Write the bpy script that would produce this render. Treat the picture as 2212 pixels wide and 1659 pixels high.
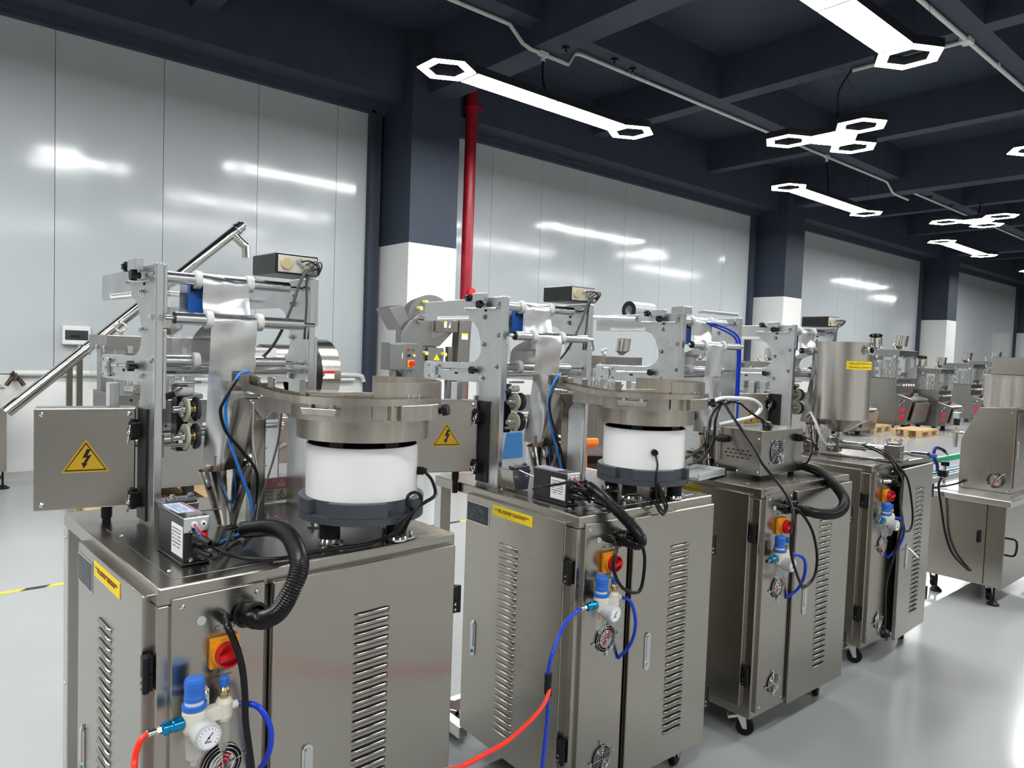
import bpy, bmesh, math, random
from math import sin, cos, pi, radians as R, sqrt, atan2
from mathutils import Vector as V, Matrix as MX

# ---------------------------------------------------------------- scene, camera, world, exposure
for o in list(bpy.data.objects):
    bpy.data.objects.remove(o)
SC = bpy.context.scene
COL = SC.collection
SC.view_settings.view_transform = 'Standard'
SC.view_settings.look = 'None'
SC.view_settings.gamma = 1.0
SC.view_settings.use_curve_mapping = False
SC.view_settings.exposure = EXPOSURE = 0.0
try:
    SC.cycles.use_denoising = True
    SC.cycles.max_bounces = 8
    SC.cycles.glossy_bounces = 5
    SC.cycles.diffuse_bounces = 4
    SC.cycles.transmission_bounces = 6
    SC.cycles.transparent_max_bounces = 12
    SC.cycles.caustics_reflective = False
    SC.cycles.caustics_refractive = False
    SC.cycles.sample_clamp_indirect = 4.0
except Exception:
    pass
CAMH = 1.55
cam = bpy.data.cameras.new('camera')
CAM = bpy.data.objects.new('camera', cam)
COL.objects.link(CAM)
cam.sensor_fit = 'HORIZONTAL'
cam.sensor_width = 36.0
cam.lens = 36.0 * 1548.5 / 2212.0
cam.clip_start = 0.05
_right = V((0.7642, -0.6440, 0.0357)); _down = V((-0.0035, -0.0593, -0.9982)); _fwd = V((0.6450, 0.7627, -0.0476))
_z = -_fwd.normalized(); _y = (-_down - _z * (-_down).dot(_z)).normalized(); _x = _y.cross(_z)
_m = MX.Identity(4)
for i in range(3):
    _m[i][0], _m[i][1], _m[i][2] = _x[i], _y[i], _z[i]
_m.translation = V((0, 0, CAMH))
CAM.matrix_world = _m
SC.camera = CAM
w = bpy.data.worlds.new('world'); SC.world = w
w.use_nodes = True
w.node_tree.nodes['Background'].inputs[0].default_value = (0.75, 0.85, 1.0, 1)
w.node_tree.nodes['Background'].inputs[1].default_value = 0.05
LAMP = 54.0

# ---------------------------------------------------------------- materials
def lin(c):
    return tuple((x / 12.92 if x <= 0.04045 else ((x + 0.055) / 1.055) ** 2.4) for x in c)
def rgb(r, g, b):
    return lin((r / 255, g / 255, b / 255))
MATS = {}
def mat(name, col, rough=0.5, metal=0.0, spec=0.5, trans=0.0, emit=None, es=0.0, noise=None, nscale=5, rvar=0.0, bump=0.0, bscale=20,
        bmap=(1, 1, 1), nmap=(1, 1, 1), alpha=1.0, coat=0.0, ior=1.45, ndetail=3.0):
    if name in MATS: return MATS[name]
    m = bpy.data.materials.new(name); m.use_nodes = True
    nt = m.node_tree; b = nt.nodes['Principled BSDF']; L = nt.links.new
    def setv(k, v):
        if k in b.inputs: b.inputs[k].default_value = v
    setv('Base Color', (*col, 1)); setv('Roughness', rough); setv('Metallic', metal); setv('Specular IOR Level', spec)
    setv('Transmission Weight', trans); setv('Alpha', alpha); setv('Coat Weight', coat); setv('IOR', ior)
    if emit: setv('Emission Color', (*emit, 1)); setv('Emission Strength', es)
    tc = None
    if noise or rvar or bump:
        tc = nt.nodes.new('ShaderNodeTexCoord')
    if noise or rvar:
        mp = nt.nodes.new('ShaderNodeMapping'); mp.inputs['Scale'].default_value = nmap
        L(tc.outputs['Object'], mp.inputs[0])
        n = nt.nodes.new('ShaderNodeTexNoise'); n.inputs['Scale'].default_value = nscale; n.inputs['Detail'].default_value = ndetail
        L(mp.outputs[0], n.inputs['Vector'])
        if noise:
            mr = nt.nodes.new('ShaderNodeMapRange'); mr.inputs[1].default_value = 0.3; mr.inputs[2].default_value = 0.7
            L(n.outputs['Fac'], mr.inputs[0])
            mx = nt.nodes.new('ShaderNodeMix'); mx.data_type = 'RGBA'
            mx.inputs[6].default_value = (*col, 1); mx.inputs[7].default_value = (*noise, 1)
            L(mr.outputs[0], mx.inputs[0]); L(mx.outputs[2], b.inputs['Base Color'])
        if rvar:
            m2 = nt.nodes.new('ShaderNodeMapRange'); m2.inputs[1].default_value = 0.3; m2.inputs[2].default_value = 0.7
            m2.inputs[3].default_value = rough - rvar; m2.inputs[4].default_value = rough + rvar
            L(n.outputs['Fac'], m2.inputs[0]); L(m2.outputs[0], b.inputs['Roughness'])
    if bump:
        mp = nt.nodes.new('ShaderNodeMapping'); mp.inputs['Scale'].default_value = bmap
        L(tc.outputs['Object'], mp.inputs[0])
        n = nt.nodes.new('ShaderNodeTexNoise'); n.inputs['Scale'].default_value = bscale; n.inputs['Detail'].default_value = 2
        L(mp.outputs[0], n.inputs['Vector'])
        bp = nt.nodes.new('ShaderNodeBump'); bp.inputs['Strength'].default_value = bump; bp.inputs['Distance'].default_value = 0.01
        L(n.outputs['Fac'], bp.inputs['Height']); L(bp.outputs[0], b.inputs['Normal'])
    MATS[name] = m
    return m

STEEL = mat('brushed stainless steel', (0.455, 0.424, 0.38), 0.235, 1.0, noise=(0.425, 0.394, 0.35), nscale=1.0, nmap=(7, 7, 420), rvar=0.02)
STEELD = mat('dark brushed stainless table top', (0.34, 0.325, 0.305), 0.24, 1.0, noise=(0.315, 0.30, 0.28), nscale=1.0, nmap=(4, 260, 4), rvar=0.03)
STEELV = mat('spun stainless steel', (0.60, 0.565, 0.51), 0.32, 1.0, noise=(0.46, 0.41, 0.345), nscale=1.0, nmap=(42, 42, 2.2), rvar=0.05)
TANKST = mat('drawn stainless tank steel', (0.76, 0.72, 0.67), 0.25, 1.0, noise=(0.54, 0.49, 0.445), nscale=1.0, nmap=(22, 22, 0.6), rvar=0.06)
POLISH = mat('polished stainless steel', (0.70, 0.68, 0.64), 0.10, 1.0, rvar=0.04, nscale=6)
CHROME = mat('chrome', (0.78, 0.78, 0.77), 0.12, 1.0)
ALU = mat('galvanised aluminium plate', (0.68, 0.69, 0.69), 0.33, 1.0, noise=(0.58, 0.59, 0.585), nscale=9, rvar=0.09)
ALUR = mat('satin aluminium roller', (0.68, 0.69, 0.70), 0.27, 1.0)
FOIL = mat('silver foil film', (0.84, 0.84, 0.845), 0.29, 1.0, noise=(0.76, 0.76, 0.77), nscale=7, bump=0.28, bscale=11, bmap=(1.4, 1.4, 0.9))
WHITEP = mat('white plastic', rgb(232, 231, 226), 0.35)
DRUMW = mat('glossy white drum enamel', rgb(236, 234, 232), 0.16, coat=0.3)
GREYP = mat('dark grey cast plastic', rgb(66, 69, 75), 0.38)
BLACKP = mat('black plastic', rgb(18, 18, 20), 0.36, spec=.35)
BLACKS = mat('black satin sheet', rgb(28, 28, 29), 0.30, noise=rgb(36, 36, 36), nscale=60)
RUBBER = mat('black rubber', rgb(14, 14, 15), 0.48, spec=.3)
HOSE = mat('black corrugated plastic', rgb(12, 12, 13), 0.28, spec=.4)
CABLE = mat('black cable sheath', rgb(9, 9, 10), 0.30, spec=.4)
GREYC = mat('grey cable sheath', rgb(96, 96, 94), 0.4)
BLUEC = mat('sky blue cable sheath', rgb(38, 128, 222), 0.32)
BLUET = mat('royal blue air tube', rgb(18, 62, 200), 0.25)
REDT = mat('orange red air hose', rgb(238, 50, 30), 0.28)
BLUEP = mat('blue plastic knob', rgb(40, 104, 198), 0.36)
BLUEB = mat('blue sensor housing', rgb(22, 92, 178), 0.35)
CYANM = mat('anodised cyan metal', (0.02, 0.30, 0.58), 0.22, 0.9)
ORANGE = mat('orange yellow switch plate', rgb(246, 160, 34), 0.4)
REDP = mat('red plastic', rgb(200, 22, 28), 0.35)
GREENP = mat('green plastic', rgb(20, 140, 80), 0.4)
IVORY = mat('ivory cast body', rgb(222, 217, 202), 0.4)
PALEG = mat('pale grey plastic', rgb(190, 192, 190), 0.4)
DIAL = mat('white gauge dial', rgb(236, 238, 240), 0.3)
BRASS = mat('brass', (0.60, 0.46, 0.24), 0.25, 1.0)
YELLOW = mat('yellow sticker', rgb(236, 208, 22), 0.45)
AMBER = mat('amber warning sticker', rgb(206, 164, 32), 0.42)
INK = mat('black print', rgb(18, 18, 18), 0.5)
GREYINK = mat('grey print', rgb(92, 90, 86), 0.5)
REDINK = mat('red print', rgb(196, 60, 60), 0.5)
PAPER = mat('white label paper', rgb(232, 232, 230), 0.5)
PLATE = mat('black name plate', rgb(44, 48, 56), 0.35)
DARK = mat('dark recess', rgb(10, 10, 10), 0.8)
def clear(name, col, fac, rough=0.03):
    if name in MATS: return MATS[name]
    m = bpy.data.materials.new(name); m.use_nodes = True
    nt = m.node_tree; b = nt.nodes['Principled BSDF']; out = nt.nodes['Material Output']
    b.inputs['Base Color'].default_value = (*col, 1); b.inputs['Roughness'].default_value = rough
    t = nt.nodes.new('ShaderNodeBsdfTransparent'); t.inputs[0].default_value = (0.97, 0.98, 0.98, 1)
    mx = nt.nodes.new('ShaderNodeMixShader'); mx.inputs[0].default_value = fac
    nt.links.new(t.outputs[0], mx.inputs[1]); nt.links.new(b.outputs[0], mx.inputs[2]); nt.links.new(mx.outputs[0], out.inputs[0])
    MATS[name] = m
    return m
PLEXI = clear('clear acrylic', (0.8, 0.82, 0.82), 0.08)
FILMC = clear('clear plastic film', (0.85, 0.87, 0.88), 0.34, 0.12)
CUP = clear('clear filter bowl', (0.80, 0.77, 0.72), 0.26, 0.06)
TUBEC = mat('milky silicone tube', rgb(226, 228, 224), 0.25)
GLOW = mat('lit led diffuser', (1, 1, 1), 0.5, emit=(0.97, 0.99, 1.0), es=LAMP)

# ---------------------------------------------------------------- mesh builder
def crom(pts, n=8, closed=False):
    P = [V(p) for p in pts]
    if len(P) < 3: return P
    out = []
    for i in range(len(P) - 1):
        p0 = P[i - 1] if i > 0 else P[0] * 2 - P[1]
        p1, p2 = P[i], P[i + 1]
        p3 = P[i + 2] if i + 2 < len(P) else P[-1] * 2 - P[-2]
        for k in range(n):
            t = k / n
            out.append(0.5 * ((2 * p1) + (p2 - p0) * t + (2 * p0 - 5 * p1 + 4 * p2 - p3) * t * t + (3 * p1 - p0 - 3 * p2 + p3) * t ** 3))
    out.append(P[-1])
    return out
def frame_of(d):
    d = V(d).normalized()
    a = V((0, 0, 1)) if abs(d.z) < 0.9 else V((1, 0, 0))
    u = d.cross(a).normalized(); return u, d.cross(u)
class G:
    def __init__(s, T=None): s.v = []; s.f = []; s.sm = []; s.mi = []; s.T = T; s.m = 0
    def add(s, vs, fs, smooth=False, T=None):
        b = len(s.v); T = T if T is not None else s.T
        s.v += [tuple(T @ V(p)) if T is not None else tuple(p) for p in vs]
        for f in fs:
            s.f.append([i + b for i in f]); s.sm.append(smooth); s.mi.append(s.m)
        return s
    def box(s, x0, x1, y0, y1, z0, z1, T=None):
        vs = [(x, y, z) for z in (z0, z1) for y in (y0, y1) for x in (x0, x1)]
        return s.add(vs, [(0, 2, 3, 1), (4, 5, 7, 6), (0, 1, 5, 4), (2, 6, 7, 3), (0, 4, 6, 2), (1, 3, 7, 5)], False, T)
    def cbox(s, c, d, T=None):
        return s.box(c[0] - d[0] / 2, c[0] + d[0] / 2, c[1] - d[1] / 2, c[1] + d[1] / 2, c[2] - d[2] / 2, c[2] + d[2] / 2, T)
    def cyl(s, p0, p1, r, n=16, r2=None, cap=True, T=None):
        p0, p1 = V(p0), V(p1); u, w_ = frame_of(p1 - p0); r2 = r if r2 is None else r2
        vs = []
        for p, q in ((p0, r), (p1, r2)):
            vs += [p + u * (q * cos(2 * pi * k / n)) + w_ * (q * sin(2 * pi * k / n)) for k in range(n)]
        s.add(vs, [(k, k + n, (k + 1) % n + n, (k + 1) % n) for k in range(n)], n > 6, T)
        if cap: s.add(vs, [tuple(range(n)), tuple(range(2 * n - 1, n - 1, -1))], False, T)
        return s
    def tube(s, pts, r, n=8, sub=8, cap=True, T=None):
        P = crom(pts, sub) if sub else [V(p) for p in pts]
        rr = r if callable(r) else (lambda i, t: r)
        u = None; vs = []; m = len(P)
        for i, p in enumerate(P):
            d = (P[min(i + 1, m - 1)] - P[max(i - 1, 0)])
            if d.length < 1e-9: d = V((0, 0, 1))
            d.normalize()
            if u is None: u, _ = frame_of(d)
            else:
                u = u - d * u.dot(d)
                u = u.normalized() if u.length > 1e-6 else frame_of(d)[0]
            w_ = d.cross(u); q = rr(i, i / (m - 1))
            vs += [p + u * (q * cos(2 * pi * k / n)) + w_ * (q * sin(2 * pi * k / n)) for k in range(n)]
        fs = [(i * n + k, i * n + (k + 1) % n, (i + 1) * n + (k + 1) % n, (i + 1) * n + k) for i in range(m - 1) for k in range(n)]
        s.add(vs, fs, True, T)
        if cap: s.add(vs[:n] + vs[-n:], [tuple(range(n - 1, -1, -1)), tuple(range(n, 2 * n))], False, T)
        return s
    def lathe(s, prof, o=(0, 0, 0), ax=(0, 0, 1), n=32, a0=0, a1=2 * pi, T=None, sharp=True):
        o, ax = V(o), V(ax).normalized()
        if abs(ax.z) > 0.99: u, w_ = V((1, 0, 0)), V((0, 1 if ax.z > 0 else -1, 0))
        else: u, w_ = frame_of(ax)
        full = abs(a1 - a0 - 2 * pi) < 1e-6
        m = n if full else n + 1
        for j in range(len(prof) - 1):
            seg = prof[j:j + 2]; vs = []
            for r, z in seg:
                vs += [o + ax * z + u * (r * cos(a0 + (a1 - a0) * k / n)) + w_ * (r * sin(a0 + (a1 - a0) * k / n)) for k in range(m)]
            s.add(vs, [(k, (k + 1) % m, m + (k + 1) % m, m + k) for k in range(n)], abs(seg[0][1] - seg[1][1]) > 1e-6, T)
        return s
    def prism(s, poly, axis, a, b, T=None):
        def P(p, d):
            return {'x': (d, p[0], p[1]), 'y': (p[0], d, p[1]), 'z': (p[0], p[1], d)}[axis]
        n = len(poly); vs = [P(p, a) for p in poly] + [P(p, b) for p in poly]
        fs = [tuple(range(n)), tuple(range(2 * n - 1, n - 1, -1))] + [(k, k + n, (k + 1) % n + n, (k + 1) % n) for k in range(n)]
        return s.add(vs, fs, False, T)
    def sphere(s, c, r, n=12, m=8, sq=(1, 1, 1), T=None):
        vs = [V(c) + V((r * sq[0] * sin(pi * i / m) * cos(2 * pi * k / n), r * sq[1] * sin(pi * i / m) * sin(2 * pi * k / n), r * sq[2] * cos(pi * i / m))) for i in range(m + 1) for k in range(n)]
        return s.add(vs, [(i * n + k, (i + 1) * n + k, (i + 1) * n + (k + 1) % n, i * n + (k + 1) % n) for i in range(m) for k in range(n)], True, T)
    def torus(s, c, ax, r0, r, n=24, m=8, T=None, a0=0, a1=2 * pi):
        u, w_ = frame_of(ax)
        k = n if abs(a1 - a0 - 2 * pi) < 1e-6 else n
        pts = [V(c) + u * (r0 * cos(a0 + (a1 - a0) * i / k)) + w_ * (r0 * sin(a0 + (a1 - a0) * i / k)) for i in range(k + 1)]
        return s.tube(pts, r, m, 0, False, T)
    def grid(s, fn, nu, nv, T=None):
        vs = [fn(i / nu, j / nv) for j in range(nv + 1) for i in range(nu + 1)]
        return s.add(vs, [(j * (nu + 1) + i, j * (nu + 1) + i + 1, (j + 1) * (nu + 1) + i + 1, (j + 1) * (nu + 1) + i) for j in range(nv) for i in range(nu)], True, T)
    def mesh(s, name, mats):
        me = bpy.data.meshes.new(name)
        me.from_pydata(s.v, [], s.f)
        bm = bmesh.new(); bm.from_mesh(me); bmesh.ops.recalc_face_normals(bm, faces=bm.faces[:]); bm.to_mesh(me); bm.free()
        me.polygons.foreach_set('use_smooth', s.sm)
        for m in (mats if isinstance(mats, (list, tuple)) else [mats]): me.materials.append(m)
        me.polygons.foreach_set('material_index', s.mi)
        me.update()
        return me
    def out(s, name, mats, parent=None, bevel=0.0, seg=2, kind=None, label=None):
        o = bpy.data.objects.new(name, s.mesh(name, mats)); COL.objects.link(o)
        if parent: o.parent = parent
        if bevel:
            b = o.modifiers.new('bevel', 'BEVEL'); b.width = bevel; b.segments = seg; b.limit_method = 'ANGLE'; b.angle_limit = R(40)
        if kind: o['kind'] = kind
        if label: o['label'] = label
        return o
def put(name, me, parent, loc=(0, 0, 0), rot=None, sc=None):
    o = bpy.data.objects.new(name, me); COL.objects.link(o)
    if parent: o.parent = parent
    o.location = loc
    if rot is not None: o.rotation_euler = rot
    if sc: o.scale = sc
    return o
def tag(o, label, cat, group=None, kind=None):
    o['label'] = label; o['category'] = cat
    if group: o['group'] = group
    if kind: o['kind'] = kind
    return o
def thing(name, label, cat, loc=(0, 0, 0), rz=0.0, group=None):
    o = bpy.data.objects.new(name, None); COL.objects.link(o)
    o.empty_display_size = 0.05
    o.location = loc; o.rotation_euler = (0, 0, rz)
    return tag(o, label, cat, group)
def struct(o): o['kind'] = 'structure'; return o
_TXT = {}
def text(s, size, mats, parent, T, name='lettering', mirror=False, align='CENTER', bold=0.0):
    k = (s, size, mats.name, align, bold)
    if k not in _TXT:
        cu = bpy.data.curves.new('lettering', 'FONT'); cu.body = s; cu.size = size; cu.align_x = align; cu.align_y = 'CENTER'; cu.extrude = 0.0002; cu.offset = bold
        cu.resolution_u = 2
        ob = bpy.data.objects.new('lettering', cu); COL.objects.link(ob)
        bpy.context.view_layer.update()
        me = bpy.data.meshes.new_from_object(ob.evaluated_get(bpy.context.evaluated_depsgraph_get()))
        bpy.data.objects.remove(ob)
        me.materials.clear(); me.materials.append(mats); _TXT[k] = me
    o = bpy.data.objects.new(name, _TXT[k]); COL.objects.link(o); o.parent = parent
    o.matrix_local = T @ (MX.Diagonal((-1, 1, 1, 1)) if mirror else MX.Identity(4))
    return o
def facing(nrm, loc):
    """4x4 for flat print: local x to the reader's right, local y up, z out of the surface"""
    z = V(nrm).normalized(); y = V((0, 0, 1)) if abs(z.z) < 0.95 else V((0, 1, 0)); x = y.cross(z).normalized(); y = z.cross(x)
    m = MX.Identity(4)
    for i in range(3): m[i][0], m[i][1], m[i][2] = x[i], y[i], z[i]
    m.translation = V(loc); return m
def disc(c, ax, r, h, n=12): return G().cyl(V(c), V(c) + V(ax).normalized() * h, r, n)
random.seed(7)
# ---------------------------------------------------------------- room shell
NAVY = mat('navy ceiling paint', rgb(58, 65, 78), 0.55, noise=rgb(54, 61, 73), nscale=2.5, spec=0.3)
NAVYB = mat('navy beam paint', rgb(62, 69, 82), 0.6, noise=rgb(57, 63, 76), nscale=3, bump=0.15, bscale=14, spec=0.3)
WHITEW = mat('white wall paint', rgb(226, 226, 222), 0.7)
PANELM = mat('glossy grey white wall panel', rgb(188, 193, 194), 0.105, bump=0.05, bscale=1.1, bmap=(1.0, 1, 2.6), spec=0.65, rvar=0.04, nscale=1.5)
FLOORM = mat('grey epoxy floor', rgb(155, 157, 156), 0.19, noise=rgb(148, 150, 149), nscale=0.7, spec=0.33, bump=0.05, bscale=5, rvar=0.05)
PIPER = mat('red painted pipe', rgb(170, 26, 44), 0.3, noise=rgb(140, 20, 36), nscale=6)
X0, X1, Y0, Y1 = -9.0, 48.0, -9.0, 9.6
struct(G().box(X0, X1, Y0, Y1 + 0.3, -0.2, 0.0).out('floor', FLOORM))
wl = struct(G().box(X0, X1, 9.66, 9.95, 0, 6.0).out('wall_left', NAVY))
G().box(X0, X1, 9.56, 9.66, 0, 1.08).out('lower_wall', WHITEW, wl)
struct(G().box(X0, X1, Y0 - 0.2, Y0, 0, 6.0).out('wall_right', WHITEW))
struct(G().box(X0 - 0.2, X0, Y0, Y1, 0, 6.0).out('wall_back', WHITEW))
struct(G().box(X1, X1 + 0.2, Y0, Y1, 0, 6.0).out('wall_front', WHITEW))
# wall panels, one by one between the columns (bays of 10.2 m)
me = {}
def wpanel(xa, xb):
    wd = round(xb - xa, 3)
    if wd not in me:
        me[wd] = G().box(0.003, wd - 0.003, -0.05, 0.0, 0, 3.87).mesh('wall_panel', PANELM)
    put('wall_panel', me[wd], wl, (xa, 9.655, 1.09))
for b in range(-1, 5):
    xa, xb = 6.40 - 10.2 + 10.2 * b, 5.19 + 10.2 * b
    if b == 0:
        cuts = [xa, xa + 1.1, xa + 2.25, xa + 3.4, 0.14, 1.28, 2.41, 3.57, 4.70, xb]
    else:
        cuts = [xa + 1.13 * i for i in range(8)] + [xb]
    cuts = [c for c in cuts if c <= xb]
    for p, q in zip(cuts, cuts[1:]): wpanel(p, q)
# columns with white lower part, steel jamb strip beside them and header trim over the panels
for i in range(-1, 5):
    x = 5.43 + 10.2 * i
    c = struct(G().box(x, x + 0.82, 8.79, 9.66, 0, 6.0).out('trim_%d' % (i + 2), NAVY)); c['label'] = 'navy concrete column with white lower part'
    G().box(x - 0.006, x + 0.826, 8.784, 9.66, 0, 3.02).out('white_lower_coat', WHITEW, c, 0.004)
    g = G().box(x - 0.25, x - 0.17, 9.50, 9.66, 0, 4.97).box(x - 0.17, x - 0.05, 9.54, 9.66, 0, 5.0).box(x + 0.86, x + 0.97, 9.52, 9.66, 0, 4.97)
    g.out('steel_jamb', NAVYB, c, 0.004)
hd = struct(G().box(X0, X1, 9.42, 9.66, 4.98, 5.10).box(X0, X1, 9.50, 9.66, 4.93, 4.98).out('trim_20', NAVYB)); hd['label'] = 'navy header trim above the wall panels'
# ceiling slab and beams
ce = struct(G().box(X0, X1, Y0, Y1 + 0.3, 6.0, 6.2).out('ceiling', NAVY))
G().box(X0, X1, 9.02, 9.66, 5.04, 6.0).out('edge_beam', NAVYB, ce)
for i in range(-1, 5):
    x = 5.72 + 10.2 * i
    G().box(x - .02, x + 0.38, Y0, 9.66, 5.15, 6.0).out('main_beam', NAVYB, ce)
    for k in (1, 2):
        xs = x + 0.12 + 3.45 * k
        G().box(xs, xs + 0.26, Y0, 9.02, 5.40, 6.0).out('cross_beam', NAVYB, ce)
for y in (6.42, 2.97, -0.48, -3.93, -7.4):
    G().box(X0, X1, y, y + 0.27, 5.401, 6.0).out('long_beam', NAVYB, ce)
# ---------------------------------------------------------------- hexagon pendant lights
def hexpts(r, cx=0, cy=0): return [(cx + r * cos(R(90 + 60 * k)), cy + r * sin(R(90 + 60 * k))) for k in range(6)]
HR = 0.322; HZ = 4.52; HH = 0.09
BLK = mat('black lamp housing', rgb(30, 32, 36), 0.4)
def ringmesh(cx, cy):
    o, i = hexpts(HR, cx, cy), hexpts(HR * 0.62, cx, cy)
    g = G()
    for k in range(6):
        k2 = (k + 1) % 6
        a, b, c, d = o[k], o[k2], i[k2], i[k]
        g.add([(*a, .004), (*b, .004), (*c, .004), (*d, .004), (*a, HH), (*b, HH), (*c, HH), (*d, HH)],
              [(0, 1, 5, 4), (2, 3, 7, 6), (4, 5, 6, 7), (0, 1, 2, 3)])
    f = G()
    oo, ii = hexpts(HR * 0.985, cx, cy), hexpts(HR * 0.635, cx, cy)
    for k in range(6):
        k2 = (k + 1) % 6
        a, b, c, d = oo[k], oo[k2], ii[k2], ii[k]
        f.add([(*a, 0), (*b, 0), (*c, 0), (*d, 0), (*a, .004), (*b, .004), (*c, .004), (*d, .004)], [(0, 3, 2, 1), (0, 1, 5, 4), (2, 3, 7, 6)])
    return g, f
def wires(t, pts, top):
    for (x, y), (cx, cy) in zip(pts, top):
        G().cyl((x, y, HH), (cx, cy, 6.0 - HZ), 0.0022, 4).out('hanging_wire', BLK, t)
def canopy(t, x, y, z=6.0): G().cyl((x, y, z - HZ - 0.035), (x, y, z - HZ), 0.06, 14).out('ceiling_canopy', BLK, t)
def bar_light(x, y, label):
    t = thing('hexagon_pendant_light', label, 'ceiling light', (x, y, HZ), 0, 'hexagon bar lights in rows')
    for s in (-1, 1):
        g, f = ringmesh(s * 1.50, 0)
        g.out('ring_housing', BLK, t); f.out('ring_diffuser', GLOW, t)
        c = (s * 1.55, 0.03); canopy(t, *c)
        wires(t, [(s * 1.5 + HR * cos(a) * .9, HR * sin(a) * .9) for a in (R(90), R(210), R(330))], [c] * 3)
        x0, x1 = (-1.213, -0.004) if s < 0 else (0.004, 1.213)
        G().box(x0, x1, -0.158, 0.158, .004, HH).out('bar_housing', BLK, t)
        G().box(x0 + .004, x1 - .004, -0.154, 0.154, 0, .004).out('bar_diffuser', GLOW, t)
    for q in (-1.213, 0, 1.213): G().box(q - .009, q + .009, -.159, .159, -.002, HH).out('bar_joint', BLK, t)
    return t
def cluster_light(x, y, label):
    t = thing('hexagon_cluster_light', label, 'ceiling light', (x, y, HZ), 0, 'hexagon cluster lights')
    g, f = G(), G()
    g.prism(hexpts(HR), 'z', .004, HH).out('centre_housing', BLK, t); f.prism(hexpts(HR * .985), 'z', 0, .004).out('centre_diffuser', GLOW, t)
    for a in (120, 240, 0):
        d = HR * sqrt(3) * 1.01
        g, f = ringmesh(d * cos(R(a)), d * sin(R(a)))
        g.out('ring_housing', BLK, t); f.out('ring_diffuser', GLOW, t)
        p = (d * 1.3 * cos(R(a)), d * 1.3 * sin(R(a)))
        wires(t, [p], [(0.05, 0.3)])
    canopy(t, 0.05, 0.3)
    G().tube([(0.02, 0, HH), (0.05, -0.02, .35), (-0.02, -0.05, .6), (-0.0, -0.2, .86)], 0.013, 8).out('power_lead', CABLE, t)
    return t
bar_light(5.94, 6.52, 'long hexagon ended bar light hanging in front of the red pipe and first column')
bar_light(5.94, 3.02, 'nearest and brightest bar light, cut by the top edge of the photo')
cluster_light(9.48, 4.74, 'cluster of three lit hexagon rings around a solid hexagon, the nearer one')
bar_light(13.17, 6.58, 'second bar light along the wall, before the second column')
bar_light(13.25, 3.06, 'bar light whose one hexagon end shows at the right edge of the photo')
cluster_light(16.8, 5.27, 'farther cluster of hexagon rings at the right edge of the photo')
bar_light(20.6, 6.72, 'third and farthest bar light along the wall, near the third column')
bar_light(20.6, 3.06, 'small distant bar light partly seen at the far right edge')
for x, y in ((-1.3, 6.52), (-1.3, 3.0), (13.1, -0.7), (5.9, -0.7), (-1.3, -0.7), (2.2, -4.2), (9.5, -4.2), (27.8, 6.7), (27.8, 3.0), (35, 5.0), (20.4, -2.0), (-5.5, 3)):  # unseen lamps, the visible pattern repeated beyond the frame to light the hall
    bar_light(x, y, 'hexagon ended bar light added outside the view, lighting the hall')['group'] = 'bar lights added outside the view'
cluster_light(2.2, 4.74, 'cluster of hexagon rings added outside the view over the first machine')  # unseen copy of the cluster, also added for its light
# ---------------------------------------------------------------- conduits, pipe, wall boxes
PVC = mat('white pvc conduit', rgb(216, 216, 210), 0.4)
t = thing('ceiling_conduit', 'white conduit running along the ceiling beam nearer the wall with tee boxes', 'conduit', (5.88, 6.6, 5.1))
o0 = V((5.88, 6.6, 5.1))
def rel(ps): return [V(p) - o0 for p in ps]
for n_, ps in (('conduit_run', [(-6, 6.7, 5.375), (5.28, 6.7, 5.375), (5.42, 6.68, 5.36), (5.56, 6.60, 5.16), (5.68, 6.59, 5.125), (5.88, 6.59, 5.125)]),
               ('conduit_run', [(5.88, 6.59, 5.125), (6.20, 6.59, 5.12), (6.33, 6.62, 5.135), (6.50, 6.69, 5.335), (6.62, 6.7, 5.365), (15.75, 6.7, 5.375), (15.84, 6.69, 5.35), (15.9, 6.6, 5.15), (16.0, 6.59, 5.125), (16.7, 6.6, 5.125)]),
               ('conduit_run', [(16.55, 6.7, 5.375), (30, 6.75, 5.375)])):
    P = rel(ps); G().tube(P, 0.024, 10, 0).out(n_, PVC, t)
G().cbox((0, -0.01, 0.025), (0.14, 0.06, 0.06)).cyl((0, -0.01, 0.0), (0, -0.01, -0.06), 0.026, 10).out('tee_box', PVC, t, 0.006)
G().cbox((13.2 - 5.88, .1, 0.275), (0.14, 0.06, 0.06)).cyl((7.32, .1, .26), (7.32, .1, .18), 0.026, 10).out('tee_box', PVC, t, 0.006)
G().tube([(7.32, .1, .2), (7.31, .06, -.1), (7.26, 0, -.5)], 0.012, 8).out('drop_cable', CABLE, t)
G().tube([(0, -0.01, -.05), (0.01, -.01, -.28), (0.06, -.06, -.5)], 0.014, 8).out('drop_cable', CABLE, t)
t = thing('ceiling_conduit', 'white conduit on the beam at the upper right with a branch to the cluster light', 'conduit', (9.55, 3.22, 5.37))
G().tube([(-10, 0, 0), (-.08, 0, 0), (0.4, -.0, 0), (2.3, 0, 0), (14, 0, 0)], 0.026, 10, 0).out('conduit_run', PVC, t)
G().cbox((0, 0.01, 0.0), (0.16, 0.12, 0.06)).out('tee_box', PVC, t, 0.008)
G().cyl((0, 0, 0), (-0.05, 1.32, 0.0), 0.024, 10).out('branch_run', PVC, t)
for q in (-1.6, 1.05, 2.4): G().cbox((q, 0.0, 0.012), (0.04, 0.07, 0.04)).out('clip', PVC, t)
t = thing('fire_pipe', 'tall red fire pipe standing beside the first column', 'pipe', (6.55, 8.92, 0))
G().cyl((0, 0, 0), (0, 0, 5.98), 0.088, 20).out('pipe_run', PIPER, t)
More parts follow.
